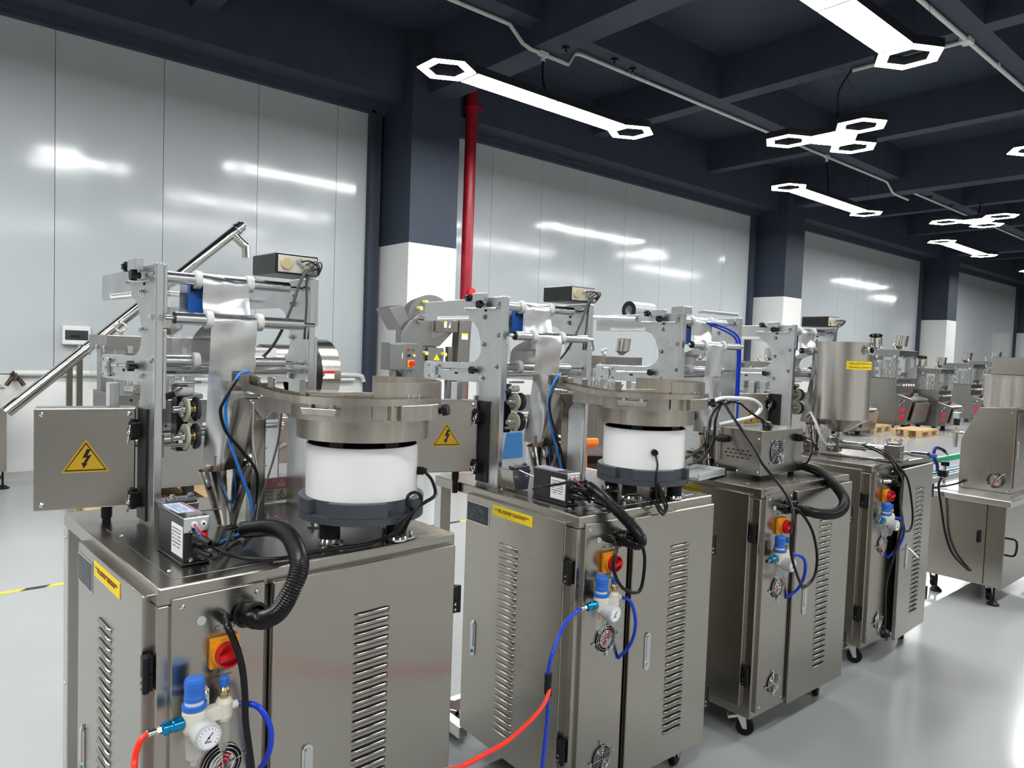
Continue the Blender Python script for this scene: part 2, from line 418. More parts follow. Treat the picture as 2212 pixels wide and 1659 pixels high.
G().cyl((0, 0, 5.16), (0, 0, 5.20), 0.108, 20).cbox((0.09, -.08, 5.18), (.1, .05, .04)).out('pipe_clamp', PIPER, t)
G().cyl((0, -0.14, 2.40), (0, 0.02, 2.40), 0.045, 14).cyl((0, -0.17, 2.40), (0, -0.14, 2.40), 0.06, 14).out('side_outlet', mat('red valve', rgb(206, 34, 44), .4), t)
t = thing('breaker_box', 'small white breaker box with dark window on the wall above the conveyor tube', 'electrical box', (1.49, 9.605, 1.43))
G().box(-.14, .14, -.09, 0, 0, .215).out('case', WHITEP, t, .012)
G().box(-.115, .115, -.097, -.088, .055, .165).out('window_lid', mat('smoked window', rgb(58, 62, 68), .15), t, .006)
for k in range(4): G().box(-.06 + .024 * k, -.042 + .024 * k, -.10, -.095, .085, .11).out('breaker_toggle', BLACKP, t)
G().box(.02, .05, -.03, 0, -.33, 0).out('drop_trunking', PVC, t)
t = thing('wall_pipe', 'white pipe pair running low along the wall behind the first machine', 'pipe', (2.9, 9.52, 1.08))
G().tube([(-2.0, 0, 0.02), (2.15, 0, 0.02), (2.24, 0, 0.0), (2.27, 0.0, -.08)], 0.035, 10, 0).out('pipe_run', PVC, t)
G().tube([(-.9, 0, -.05), (2.12, 0, -.05)], 0.028, 10, 0).out('pipe_run', PVC, t)
G().cyl((-2.0, 0, .02), (-2.0, -.02, -.06), .04, 10).tube([(-2.0, 0, .03), (-2.03, -.06, -.03), (-2.08, -.08, -.11)], .022, 8).tube([(-2.0, 0, -.02), (-1.95, -.06, -.06), (-1.92, -.08, -.11)], .022, 8).out('tap', mat('dark pipe tap', rgb(70, 62, 52), .3, .8), t)
# small round sprinkler heads and canopies on the beams
for (x, y, z), lb_ in zip(((7.5, 6.58, 5.4), (7.1, 6.55, 5.4), (5.98, 6.3, 5.15), (6.1, 6.62, 5.15), (17.9, 6.6, 5.4), (19.2, 6.6, 5.4)), ('farther of two dark round fixings under the beam after the tee box', 'nearer of two dark round fixings under the beam after the tee box', 'small dark fixing under the main beam above the white tee box', 'small dark fixing under the main beam right beside the white tee box', 'nearer dark fixing under the far beam past the conduit drop', 'farther dark fixing under the far beam past the conduit drop')):
    o = G().cyl((0, 0, 0), (0, 0, -.03), .05, 12).cyl((0, 0, -.03), (0, 0, -.06), .018, 8).out('beam_fixing', BLK)
    o.location = (x, y, z); tag(o, lb_, 'fixing', 'fixings under the beams')
# floor tape, yellow and black
TAPEY = mat('yellow floor tape', rgb(226, 190, 40), .4); TAPEK = mat('black floor tape', rgb(36, 36, 36), .4)
def tape(xa, xb, y, lab):
    n = int((xb - xa) / .26); g = G()
    for k in range(n):
        x = xa + .26 * k
        for m_, q in ((0, 0), (1, .13)):
            g.m = m_; g.add([(x + q, y, .001), (x + q + .13, y, .001), (x + q + .17, y + .045, .001), (x + q + .04, y + .045, .001)], [(0, 1, 2, 3)])
    o = g.out('floor_tape', [TAPEY, TAPEK]); tag(o, lab, 'tape')
tape(-3, 12, 5.1, 'yellow and black striped tape line on the floor behind the machines')
tape(12, 30, 6.0, 'yellow and black tape line on the floor before the far machines')
# ---------------------------------------------------------------- shared small meshes
def louvre_mesh(L=0.102, slit=True):
    prof = [(0, 0), (-.0045, .003), (-.0075, .0085), (-.0075, .0125), (-.0055, .0142)] + ([] if slit else [(-.001, .0152)])
    g = G(); xs = [(0, .05), (.003, .55), (.010, 1), (L - .010, 1), (L - .003, .55), (L, .05)]
    vs = [(x, y * k, z) for x, k in xs for y, z in prof]; n = len(prof)
    g.add(vs, [(i * n + j, i * n + j + 1, (i + 1) * n + j + 1, (i + 1) * n + j) for i in range(5) for j in range(n - 1)], True)
    if slit: g.m = 1; g.box(.006, L - .006, -.0010, .001, .0125, .0152)
    return g.mesh('louvre', [STEEL, DARK])
LOUV = louvre_mesh()
LOUVS = louvre_mesh(.102, False)
SCREW = G().lathe([(0, .004), (.003, .0038), (.0058, .0022), (.0062, 0)], n=10).mesh('screw', CHROME)      # dome on +z
BOLT = G().cyl((0, 0, 0), (0, 0, .008), .0095, 6).cyl((0, 0, .008), (0, 0, .0125), .006, 10).cyl((0, 0, -.001), (0, 0, .0015), .0125, 14).mesh('bolt', CHROME)
KNOB = G()
_k = [(0.0155 if i % 2 else 0.0125) for i in range(16)]
KNOB.prism([(r * cos(2 * pi * i / 16), r * sin(2 * pi * i / 16)) for i, r in enumerate(_k)], 'z', .010, .026).cyl((0, 0, 0), (0, 0, .010), .009, 10)
KNOB = KNOB.mesh('clamp_knob', BLACKP)
HINGE = G(); HINGE.box(-.011, .011, -.014, .004, -.036, -.001).box(-.011, .011, -.014, .004, .001, .036).cyl((0.011, -.010, -.037), (0.011, -.010, .037), .007, 10)
HINGE.m = 1
for z in (-.027, -.012): HINGE.cyl((-.003, -.0148, z), (-.003, -.0135, z), .0035, 8)
HINGE = HINGE.mesh('hinge', [BLACKP, CHROME])
NX = (0, R(-90), 0)     # +z -> -x
NY = (R(90), 0, 0)      # +z -> -y
SIDE = (0, 0, R(-90))   # -y face -> -x face
def stadium(w, h, n=8):
    r = w / 2
    return [(r * cos(pi * k / n), h / 2 - r + r * sin(pi * k / n)) for k in range(n + 1)] + [(-r * cos(pi * k / n), -h / 2 + r - r * sin(pi * k / n)) for k in range(n + 1)]
def flush_handle(parent, loc, rot, opened=False, teal=False):
    h = G().prism(stadium(.028, .130), 'y', -.005, 0).out('flush_handle', CHROME, parent, .0015)
    h.location = loc; h.rotation_euler = rot or (0, 0, 0)
    g = G()
    if opened: g.tube([(0, -.004, .045), (0.004, -.022, .034), (0.006, -.055, .006)], .006, 8, 4)
    else: g.prism([(x, z + .012) for x, z in stadium(.017, .088)], 'y', -.009, -.004)
    g.out('lever', ALUR, h, .001)
    G().cyl((0, -.0075, -.047), (0, -.004, -.047), .007, 12).out('lock_button', mat('teal lock', rgb(30, 120, 120), .3) if teal else ALUR, h)
def finger_guard(parent, loc, r, cross=0, red=False, axis='y', rot=None):
    """round wire fan guard in the plane y=0, seen from -y"""
    f = G().cyl((0, .001, 0), (0, -.002, 0), r, 28).out('fan_guard', DARK, parent)
    f.location = loc
    if rot: f.rotation_euler = rot
    w = G()
    for k in range(5):
        w.torus((0, -.006, 0), (0, 1, 0), r * (0.30 + .70 * k / 4), .0010, 28, 5)
    for k in range(4):
        a = R(cross + 90 * k); q = r * 1.28
        w.cyl((0, -.0075, 0), (q * cos(a), -.005, q * sin(a)), .0015, 5)
        w.torus((q * cos(a), -.004, q * sin(a)), (0, 1, 0), .004, .0014, 10, 5)
    w.out('wire_ring', CHROME, f)
    hub = G().cyl((0, -.0045, 0), (0, -.002, 0), r * (.62 if red else .34), 20); 
    hub.out('fan_hub', CHROME if red else BLACKP, f)
    if red: G().box(-.0065, .0065, -.0052, -.0046, -r * .58, r * .58, MX.Rotation(R(35), 4, 'Y')).out('hub_label', REDP, f)
    else:
        b = G()
        for k in range(7):
            a = 2 * pi * k / 7
            b.add([(r * .3 * cos(a), -.003, r * .3 * sin(a)), (r * .9 * cos(a + .3), -.0035, r * .9 * sin(a + .3)), (r * .9 * cos(a + .75), -.0025, r * .9 * sin(a + .75)), (r * .3 * cos(a + .6), -.0025, r * .3 * sin(a + .6))], [(0, 1, 2, 3)])
        b.out('fan_blades', GREYP, f)
    return f
def plug(c, d):
    """round mains plug at c pointing along d"""
    c = V(c); d = V(d).normalized()
    return G().lathe([(0, -.03), (.009, -.03), (.011, -.012), (.022, 0), (.023, .022), (0, .024)], c, d, 16).cyl(c + d * .024 + V((.008, 0, 0)), c + d * .042 + V((.008, 0, 0)), .0024, 6).cyl(c + d * .024 - V((.008, 0, 0)), c + d * .042 - V((.008, 0, 0)), .0024, 6)
def corrugated(pts, r, name, parent, pitch=.0054):
    P = crom(pts, 24); Ls = [0]
    for a, b in zip(P, P[1:]): Ls.append(Ls[-1] + (b - a).length)
    n = int(Ls[-1] / pitch) * 4; Q = []; j = 0
    for i in range(n + 1):
        d = Ls[-1] * i / n
        while j < len(Ls) - 2 and Ls[j + 1] < d: j += 1
        t = (d - Ls[j]) / max(1e-9, Ls[j + 1] - Ls[j]); Q.append(P[j].lerp(P[j + 1], min(1, t)))
    return G().tube(Q, lambda i, t: r * (1.0 if i % 4 in (0, 1) else .84), 18, 0).out(name, HOSE, parent)
def triangle_sign(parent, T, w, h, mt=AMBER):
    """yellow high voltage triangle with black border and bolt, T from facing()"""
    def poly(ps, d): return [(p[0], p[1]) for p in ps]
    s = G().prism([(-w / 2, -h / 2), (w / 2, -h / 2), (0, h / 2)], 'z', 0, .0006).out('warning_sign', mt, parent); s.matrix_local = T
    g = G(); k = .88; q = .80
    o = [(-w / 2 * k, -h / 2 * k - h * .01), (w / 2 * k, -h / 2 * k - h * .01), (0, h / 2 * k - h * .02)]
    i = [(-w / 2 * q, -h / 2 * q - h * .015), (w / 2 * q, -h / 2 * q - h * .015), (0, h / 2 * q - h * .04)]
    for a in range(3):
        b = (a + 1) % 3
        g.add([(*o[a], .0011), (*o[b], .0011), (*i[b], .0011), (*i[a], .0011)], [(0, 1, 2, 3)])
    bolt = [(.02, .26), (.13, .22), (.04, .02), (.14, -.02), (-.01, -.30), (-.06, -.05), (-.13, -.03), (-.02, .05)]
    bolt = [(.03, .24), (.12, .21), (.04, .03), (.15, .06), (.00, -.22), (.05, -.21), (-.06, -.36), (-.11, -.18), (-.06, -.19), (.02, -.02), (-.09, -.05)]
    g.add([(x * w * .82, y * h * 1.0 - h * .02, .0011) for x, y in bolt], [tuple(range(len(bolt)))])
    g.out('print', INK, s)
    return s
def lines(parent, T, w, h, n, mt, name='small_print', fill=.8):
    """rows of tiny illegible print as thin dashes"""
    g = G(); rr = random.Random(n * 7 + int(w * 1000))
    for k in range(n):
        y = h / 2 - h * (k + .5) / n; x = -w / 2
        while x < w / 2 - w * .06:
            q = min(w * rr.uniform(.05, .16), w / 2 - x)
            if rr.random() < fill: g.add([(x, y - h / n * .16, .0005), (x + q * .85, y - h / n * .16, .0005), (x + q * .85, y + h / n * .16, .0005), (x, y + h / n * .16, .0005)], [(0, 1, 2, 3)])
            x += q
    o = g.out(name, mt, parent); o.matrix_local = T; return o
CN = '为了安全操作，请先确认机器各部分完好并接好地线后再通电使用。\n非专业人员请勿打开电箱，一定确保接地良好再开机！'
EN = 'Please check that the earth wire and the power supply are in good order,\nbefore turning on the machine, please keep clear of the moving parts.'

# ---------------------------------------------------------------- packing machine
def caster(parent, x, y, brake=True, rz=0.0):
    c = G().box(-.035, .035, -.035, .035, .106, .112).cyl((0, 0, .098), (0, 0, .106), .024, 14)
    c.prism([(-.02, .098), (.022, .098), (.030, .03), (.012, .03)], 'y', -.019, -.016).prism([(-.02, .098), (.022, .098), (.030, .03), (.012, .03)], 'y', .016, .019)
    o = c.out('caster', CHROME, parent, .0012); o.location = (x, y, 0); o.rotation_euler = (0, 0, rz)
    G().lathe([(.010, -.014), (.034, -.014), (.037, -.009), (.037, .009), (.034, .014), (.010, .014)], (.020, 0, .037), (0, 1, 0), 20).out('wheel', RUBBER, o)
    if brake: G().prism([(-.05, .075), (.0, .09), (.01, .082), (-.045, .062)], 'y', -.022, .022).out('brake_pedal', CHROME, o, .002)
    return o
def regulator(p, base, red=True):
    b = G(); b.lathe([(0, -.022), (.021, -.022), (.0235, -.014), (.0235, .020), (.021, .026), (0, .026)], (0, 0, 0), (0, 0, 1), 20)
    b.box(.012, .052, -.010, .014, -.012, .016).lathe([(0, -.020), (.015, -.020), (.0175, -.012), (.0175, .018), (.013, .027), (0, .027)], (.062, .004, 0), (0, 0, 1), 18)
    b.cyl((.076, .004, .004), (.090, .004, .004), .009, 10).box(.018, .034, .010, .060, .018, .052)
    r = b.out('air_regulator', IVORY, p, .0015); r.location = base
    G().cyl((0, 0, .026), (0, 0, .036), .0245, 20).lathe([(.0205, .044), (.0205, .052), (.0195, .054), (.0195, .066), (.0205, .068), (.0205, .082), (.018, .088), (0, .088)], n=22).out('pressure_knob', BLUEP, r)
    G().cyl((0, 0, .036), (0, 0, .045), .0185, 18).out('knob_collar', WHITEP, r)
    G().lathe([(.0, -.094), (.006, -.094), (.006, -.086), (.015, -.078), (.0175, -.04), (.0175, -.022)], n=18).out('filter_bowl', CUP, r)
    G().cyl((0, 0, -.048), (0, 0, -.022), .008, 10).out('filter_core', BRASS, r)
    G().lathe([(0, -.088), (.005, -.088), (.010, -.078), (.0135, -.066), (.0135, -.02)], (.062, .004, 0), n=16).out('oil_bowl', CUP, r)
    G().lathe([(.008, .027), (.009, .034), (.012, .038), (.012, .046), (.008, .052), (0, .052)], (.062, .004, 0), n=14).out('sight_dome', BRASS, r)
    G().lathe([(.0095, .052), (.0098, .069), (.008, .072), (0, .072)], (.062, .004, 0), n=14).out('oil_knob', BLUEP, r)
    G().cyl((.010, -.018, -.018), (.010, -.050, -.018), .027, 24).cyl((.010, -.050, -.018), (.010, -.053, -.018), .025, 24).out('pressure_gauge', PALEG, r, .001)
    G().cyl((.010, -.0530, -.018), (.010, -.0536, -.018), .0215, 22).out('gauge_dial', DIAL, r)
    n = G()
    for k in range(13):
        a = R(225 - 22.5 * k); q0, q1 = .0165, .0195
        n.cyl((.010 + q0 * cos(a), -.0538, -.018 + q0 * sin(a)), (.010 + q1 * cos(a), -.0538, -.018 + q1 * sin(a)), .0006, 4)
    n.cyl((.002, -.0542, -.027), (.018, -.0542, -.009), .0009, 4).cyl((.010, -.0536, -.018), (.010, -.0550, -.018), .002, 8)
    n.out('gauge_needle', INK, r)
    text('MPa', .006, INK, r, facing((0, -1, 0), (.010, -.0538, -.027)), 'gauge_lettering')
    G().lathe([(.011, 0), (.0135, .004), (.0135, .022), (.0115, .024), (.0115, .030), (.0135, .032), (.0130, .042), (.009, .044)], (-.020, 0, .002), (-1, 0, 0), 16).out('hose_coupler', CYANM, r)
    G().cyl((-.062, 0, .002), (-.072, 0, .002), .008, 6).cyl((-.072, 0, .002), (-.084, 0, .002), .0065, 10).cyl((-.084, 0, .002), (-.089, 0, .002), .0078, 10).out('coupler_nipple', CHROME, r)
    for q in ((.026, .0, .044),): put('screw', SCREW, r, (.026, .009, .044), NY)
    return r
def pack(label, o, ang, W, front_open=0.0, back_arm_roll=False, box_swing=72.0, lab='cn', handle_open=False, side_handle=True, jaw=True, chute=True):
    t = thing('packing_machine', label, 'packing machine', (o[0], o[1], 0), R(ang), 'stick packing machines in a row')
    D = .82; fx = W - .63; fx2 = fx + .435
    # ---- cabinet
    G().box(0, W, 0.006, .60, .112, 1.0).out('cabinet_body', STEEL, t, .003)
    tt = G().box(0, W, 0, D, 1.002, 1.04).out('table_top', STEEL, t, .004)
    G().box(.044, W - .055, .045, .56, 1.0395, 1.0415).out('mounting_plate', STEELD, tt, .0006)
    for x, y in ((.055, .10), (.055, .46), (.26, .047), (.33, .05), (W - .075, .36), (.2, .53)): put('screw', SCREW, tt, (x, y, 1.0412))
    g = G().box(0, .05, D - .045, D, .05, 1.002).box(W - .05, W, D - .045, D, .05, 1.002).box(0.05, W - .05, D - .04, D - .005, .06, .11)
    g.box(0, .04, .60, D - .045, .06, .105).box(W - .04, W, .60, D - .045, .06, .105).out('rear_frame', mat('bright satin steel', (.74, .73, .71), .38, 1.0), t, .003)  # paler than the cabinet steel, the bright floor's reflection put into its colour
    for z in (.2, .55, .97): put('screw', SCREW, t, (0.0, D - .02, z), NX)
    for x, y in ((.07, .09), (W - .07, .07), (.07, D - .07), (W - .07, D - .07)): caster(t, x, y, True, R(-60 if x < .2 else 20))
    # ---- side door with louvres
    sd = G().box(-.016, 0.004, .045, .575, .15, 1.015).out('side_door', STEEL, t, .003)
    for k in range(28): put('louvre', LOUVS, sd, (-.016, .372, .20 + .0245 * k), SIDE)
    for z in (.86, .285): put('hinge', HINGE, sd, (-.006, .028, z), SIDE)
    if side_handle: flush_handle(sd, (-.016, .508, .49), SIDE, False, True)
    # ---- front panel with switch
    fp = G().box(.025, .225, -.006, .008, .135, 1.015).out('front_panel', STEEL, t, .0025)
    for x in (.045, .205):
        for z in (.995, .155): put('screw', SCREW, fp, (x, -.006, z), NY)
    G().cyl((.085, -.006, .957), (.085, -.008, .957), .0095, 16).out('hole_plug', PALEG, fp)
    G().cyl((.128, -.006, .957), (.128, -.022, .957), .0135, 6).lathe([(.0125, 0), (.012, .012), (.007, .018)], (.128, -.022, .957), (0, -1, 0), 12).out('cable_gland', BLACKP, fp)
    G().lathe([(.030, 0), (.031, .004), (.026, .006), (.027, .030), (.029, .034), (.029, .040), (.022, .042)], (.178, -.006, .952), (.25, -1, .1), 20).out('hose_connector', BLACKP, fp)
    text('AC 220V', .0175, GREYINK, fp, facing((0, -1, 0), (.134, -.0065, .932)))
    text('总开关', .010, GREYINK, fp, facing((0, -1, 0), (.133, -.0065, .838)))
    text('Main Switch', .0075, GREYINK, fp, facing((0, -1, 0), (.133, -.0065, .827)))
    sw = G().box(.100, .162, -.020, -.006, .850, .915).cyl((.131, -.02, .8825), (.131, -.030, .8825), .031, 24).out('main_switch', ORANGE, fp, .0025)
    kn = G().cyl((.131, -.030, .8825), (.131, -.036, .8825), .0265, 24)
    kn.box(.108, .154, -.052, -.036, .8765, .8885, MX.Translation((.131, 0, .8825)) @ MX.Rotation(R(-8), 4, 'Y') @ MX.Translation((-.131, 0, -.8825)))
    kn.lathe([(.0265, 0), (.0265, .012), (.0235, .012), (.0235, 0)], (.131, -.034, .8825), (0, -1, 0), 24).out('rotary_knob', REDP, sw, .001)
    G().box(.122, .140, -.022, -.019, .905, .911).out('switch_mark', INK, sw)
    finger_guard(fp, (.132, -.007, .630), .044, 8, True)
    finger_guard(fp, (.137, -.007, .233), .040, 8, False)
    regulator(fp, (.056, -.054, .772))
    # ---- front door
    h = thing_part('front_door_swing', t, (W - .012, 0, 0), R(front_open))
    x0 = .237 - (W - .012)
    fd = G().box(x0, 0, -.020, -.001, .118, 1.012).out('front_door', STEEL, t, .003)
    bpy.data.objects.remove(h)
    fd.location = (W - .012, 0, 0); fd.rotation_euler = (0, 0, R(front_open))
    lx = (.430 if W < .74 else .445) - (W - .012)
    for k in range(28): put('louvre', LOUV, fd, (lx, -.020, .215 + .0245 * k))
    flush_handle(fd, (.327 - (W - .012), -.020, .545), None, handle_open)
    for z in (.858, .28): put('hinge', HINGE, t, (W - .004, -.006, z))
    if front_open: G().box(.228, W - .02, .0, .0055, .13, 1.0).out('door_opening_shade', DARK, t)  # dark sheet over the body, shade inside the ajar door put into colour
    # ---- name plates on the side door
    if lab == 'cn':
        pl = G().box(-.018, -.0155, .435, .572, .915, .990).out('name_plate', ALUR, sd, .0008)
        G().box(-.0186, -.0178, .440, .567, .919, .986).out('plate_face', PLATE, pl)
        lines(pl, facing((-1, 0, 0), (-.0187, .5035, .953)), .104, .052, 8, mat('pale engraving', rgb(120, 124, 130), .5), fill=.5)
        G().box(-.0175, -.0155, .20, .415, .966, 1.002).out('caution_strip', YELLOW, sd)
        text(CN, .0064, mat('brown print', rgb(120, 60, 20), .5), sd, facing((-1, 0, 0), (-.0178, .3075, .986)))
    else:
        G().box(-.0175, -.0155, .27, .565, .968, 1.004).out('caution_strip', YELLOW, sd)
        text(EN, .0088, mat('brown print', rgb(120, 60, 20), .5), sd, facing((-1, 0, 0), (-.0178, .4175, .988)))
    # ---- upper frame: two C shaped plates
    am = ALU
    prof = [(.50, 1.04), (.50, 1.742), (.60, 1.742), (1.02, 1.736), (1.02, 1.660), (.70, 1.658), (.665, 1.648), (.64, 1.622), (.618, 1.575), (.618, 1.535), (.632, 1.515), (.655, 1.502), (.69, 1.495), (1.005, 1.491), (1.015, 1.484), (1.015, 1.426), (1.006, 1.418), (.62, 1.422), (.62, 1.04)]
    for x, n_ in ((fx, 'side_plate'), (fx2, 'side_plate')):
        p = G().prism(prof, 'x', x, x + .012).out(n_, am, t, .0015)
        G().box(x - .004, x + .016, .482, .4995, 1.04, 1.744).out('edge_bar', ALUR, p, .002)
        G().box(x + .016, x + .026, .484, .498, 1.60, 1.742).box(x + .016, x + .026, .484, .498, 1.36, 1.57).out('edge_strip', ALUR, p, .002)
        for y, z in ((.60, 1.669), (.60, 1.567), (.60, 1.442), (.515, 1.715), (.51, 1.602), (.515, 1.487)):
            put('bolt', BOLT, p, (x, y, z), NX)
        G().box(x - .001, x + .013, .765, .785, 1.447, 1.455).box(x - .001, x + .013, .585, .60, 1.690, 1.698).out('slot', DARK, p)
    lp = [c for c in t.children if c.name.startswith('side_plate')][0]
    G().box(fx - .0015, fx, .70, .92, 1.663, 1.676).out('ruler', WHITEP, lp)
    g = G()
    for k in range(41): g.box(fx - .002, fx - .0014, .705 + .005 * k, .7058 + .005 * k, 1.669, 1.676 - (.003 if k % 5 else 0))
    g.out('ruler_ticks', INK, lp)
    g = G().box(fx - .03, fx - .008, .57, .64, 1.728, 1.757).cyl((fx - .006, .70, 1.70), (fx - .018, .70, 1.70), .004, 8).cyl((fx - .006, .52, 1.70), (fx - .006, .72, 1.703), .004, 8)
    g.out('tension_clamp', ALUR, lp, .002)
    put('clamp_knob', KNOB, lp, (fx - .02, .66, 1.742), (R(-90), 0, 0)); put('clamp_knob', KNOB, lp, (fx - .008, .60, 1.715), NX)
    put('clamp_knob', KNOB, lp, (fx, .645, 1.468), NX)
    G().cyl((fx - .008, .66, 1.468), (fx - .008, .86, 1.462), .0035, 8).cyl((fx - .008, .80, 1.464), (fx - .008, .86, 1.462), .006, 8).out('adjusting_rod', CHROME, lp)
    G().box(fx - .010, fx, .915, .955, 1.425, 1.482).cyl((fx - .012, .935, 1.455), (fx - .009, .935, 1.455), .010, 14).out('bearing_block', ALUR, lp, .003)
    for y in (.90, .97):
        for z in (1.432, 1.475): put('bolt', BOLT, lp, (fx, y, z), NX, (.7, .7, 1))
    # ---- rollers with white collars
    for (y, z, r, xa, xb, cs, nm) in ((.53, 1.712, .0165, .012, .385, (.117, .263), 'guide_roller'), (.458, 1.602, .0165, .035, .395, (.122, .262), 'guide_roller'),
                                  (.53, 1.487, .0165, .012, .375, (.115, .27), 'guide_roller'), (.62, 1.461, .017, .012, .423, (), 'guide_roller'), (.90, 1.455, .028, .012, .423, (), 'unwind_roller'), (.93, 1.69, .010, .012, .423, (), 'cross_bar')):
        ro = G().cyl((fx + xa, y, z), (fx + xb, y, z), r, 20).out(nm, ALUR, t)
        G().cyl((fx + .012, y, z), (fx + .435, y, z), .0065, 10).out('axle', CHROME, ro)
        for c in cs: G().lathe([(r, -.008), (r + .008, -.008), (r + .0085, 0), (r + .008, .008), (r, .008)], (fx + c, y, z), (1, 0, 0), 20).out('collar', WHITEP, ro)
        G().cyl((fx + xa - .002, y, z), (fx + xa, y, z), r * .96, 18).out('end_cap', BLACKP, ro)
    # ---- film
    def film(x0, x1, pts, name, amp=.003, m=FOIL):
        P = crom(pts, 8); n = len(P) - 1
        def fn(u, v):
            i = v * n; k = min(int(i), n - 1); p = P[k].lerp(P[k + 1], i - k)
            xa = fx + (x0[0] + (x0[1] - x0[0]) * v); xb = fx + (x1[0] + (x1[1] - x1[0]) * v)
            a = amp * (sin(u * 9 + v * 5) * .5 + sin(u * 4 - v * 7) + .5 * sin(v * 21 + u * 3)) * min(1, v * 3)
            return (xa + (xb - xa) * u, p.y + a, p.z)
        return G().grid(fn, 14, 40).out(name, m, t)
    film((.127, .127), (.255, .258), [(0, .548, 1.730), (0, .53, 1.7305), (0, .512, 1.712), (0, .512, 1.66), (0, .50, 1.61), (0, .474, 1.592)], 'film_web')
    lower = G()
    P0 = [(0, .474, 1.610), (0, .458, 1.6205), (0, .440, 1.602), (0, .441, 1.55), (0, .445, 1.46)]
    film((.132, .120), (.258, .245), P0, 'film_web', .002)
    def tubefn(u, v):       # film closing round the forming tube
        xa = .120 + (.128 - .120) * v; xb = .245 + (.195 - .245) * v
        x = xa + (xb - xa) * u; k = (u - .5) * 2
        y = .445 + .045 * v * (k * k) - .026 * sin(pi * u) * v + .004 * sin(u * 11 + v * 9) * v + .006 * v * v
        return (fx + x, y, 1.46 - .25 * v + .006 * sin(u * 6 + v * 4))
    G().grid(tubefn, 16, 26).out('film_web', FOIL, t)
    film((.125, .13), (.255, .26), [(0, .47, 1.60), (0, .58, 1.555), (0, .60, 1.50), (0, .62, 1.478)], 'film_web', .002)
    # loose clear film hanging behind the rollers
    film((.10, .09), (.19, .17), [(0, .70, 1.70), (0, .68, 1.6), (0, .64, 1.5), (0, .62, 1.44)], 'spare_film', .006, FILMC)
    G().box(fx + .115, fx + .15, .57, .60, 1.615, 1.70).box(fx + .09, fx + .116, .585, .59, 1.60, 1.70).out('sensor_bracket', PALEG, t, .002)
    sb = G().box(fx + .105, fx + .145, .545, .572, 1.605, 1.700).out('film_sensor', BLUEB, t, .003); G().cyl((fx + .112, .545, 1.688), (fx + .112, .541, 1.688), .009, 14).out('sensor_cap', BLACKP, sb)
    # ---- sealing wheels and cutter behind the film
    G().box(fx + .075, fx + .105, .55, .60, 1.235, 1.42).out('sealing_block', BLACKP, t, .003)
    for z, r in ((1.356, .034), (1.281, .036)):
        for q in (0, .028):
            wv = G().lathe([(.006, 0), (r, 0), (r, .006), (.006, .006)], (fx + .085 + q, .505, z), (-1, 0, 0), 20).out('sealing_wheel', mat('pale resin wheel', rgb(206, 206, 180), .3) if q == 0 else GREYP, t)
            G().cyl((fx + .085 + q, .505, z), (fx + .050 + q, .505, z), .0095, 12).cyl((fx + .075 + q, .505, z), (fx + .070 + q, .505, z), .021, 16).out('wheel_hub', BRASS if q else CHROME, wv)
    G().cyl((fx + .10, .51, 1.405), (fx + .06, .51, 1.405), .013, 14).out('idler', PALEG, t)
    G().cyl((fx + .12, .50, 1.43), (fx + .05, .50, 1.43), .004, 8).cyl((fx + .07, .50, 1.415), (fx + .04, .49, 1.40), .004, 8).cyl((fx + .1, .5, 1.26), (fx + .03, .49, 1.262), .005, 8).out('adjusting_screw', CHROME, t)
    G().cyl((fx + .045, .49, 1.40), (fx + .025, .485, 1.392), .009, 10).out('adjusting_grip', BLACKP, t)
    # rear shelf plates seen below the frame
    G().box(fx + .012, fx2, .66, .672, 1.30, 1.37).out('rear_plate', ALU, t, .002)
    G().cyl((fx + .012, .65, 1.282), (fx2, .65, 1.282), .010, 12).out('guide_roller', ALUR, t)
    for q in (.05, .17): G().box(fx - .11 + q, fx - .085 + q, .68, .72, 1.20, 1.42).out('film_post', ALUR, t, .002)
    # right inner guard, danger sticker on it seen from the back
    G().box(fx2 - .03, fx2 - .026, .62, .80, 1.045, 1.36).out('zinc_guard', ALU, t, .001)
    sg = G().box(fx + .352, fx2 + .012, .622, .624, 1.043, 1.12).out('danger_sticker', PAPER, t)
    cx = fx + .397
    G().box(fx + .354, fx2 + .010, .6212, .6218, 1.083, 1.118).out('sticker_band', mat('faded red print', rgb(226, 142, 148), .5), sg)
    if lab == 'cn':
        F_ = lambda x, z: facing((0, -1, 0), (x, .6205, z))
        text('危   险', .014, PAPER, sg, F_(cx - .018, 1.109), 'lettering', True)
        text('DANGER', .0105, PAPER, sg, F_(cx - .018, 1.092), 'lettering', True)
        text('机械运转中', .0085, GREYINK, sg, F_(cx - .024, 1.076), 'lettering', True)
        text('当心伤手', .0095, REDINK, sg, F_(cx - .024, 1.064), 'lettering', True)
        text('RUNNING', .008, GREYINK, sg, F_(cx - .024, 1.053), 'lettering', True)
        G().prism([(cx + .010, 1.090), (cx + .034, 1.090), (cx + .022, 1.114)], 'y', .6204, .621).out('alert_triangle', PAPER, sg)
        text('!', .018, REDINK, sg, facing((0, -1, 0), (cx + .022, .6202, 1.099)), 'lettering', False, 'CENTER', .0006)
        G().prism([(cx + .006, 1.050), (cx + .040, 1.050), (cx + .023, 1.080)], 'y', .6206, .6215).out('alert_triangle', GREYINK, sg)
        G().prism([(cx + .0095, 1.052), (cx + .0365, 1.052), (cx + .023, 1.0765)], 'y', .6202, .6208).out('alert_triangle', mat('pale yellow print', rgb(214, 206, 110), .5), sg)
        for z in (1.057, 1.066): G().torus((cx + .0215, .620, z), (0, 1, 0), .0026, .0006, 12, 4).out('gear_print', GREYINK, sg)
    # ---- forming hopper, chute and post
    hp = G()
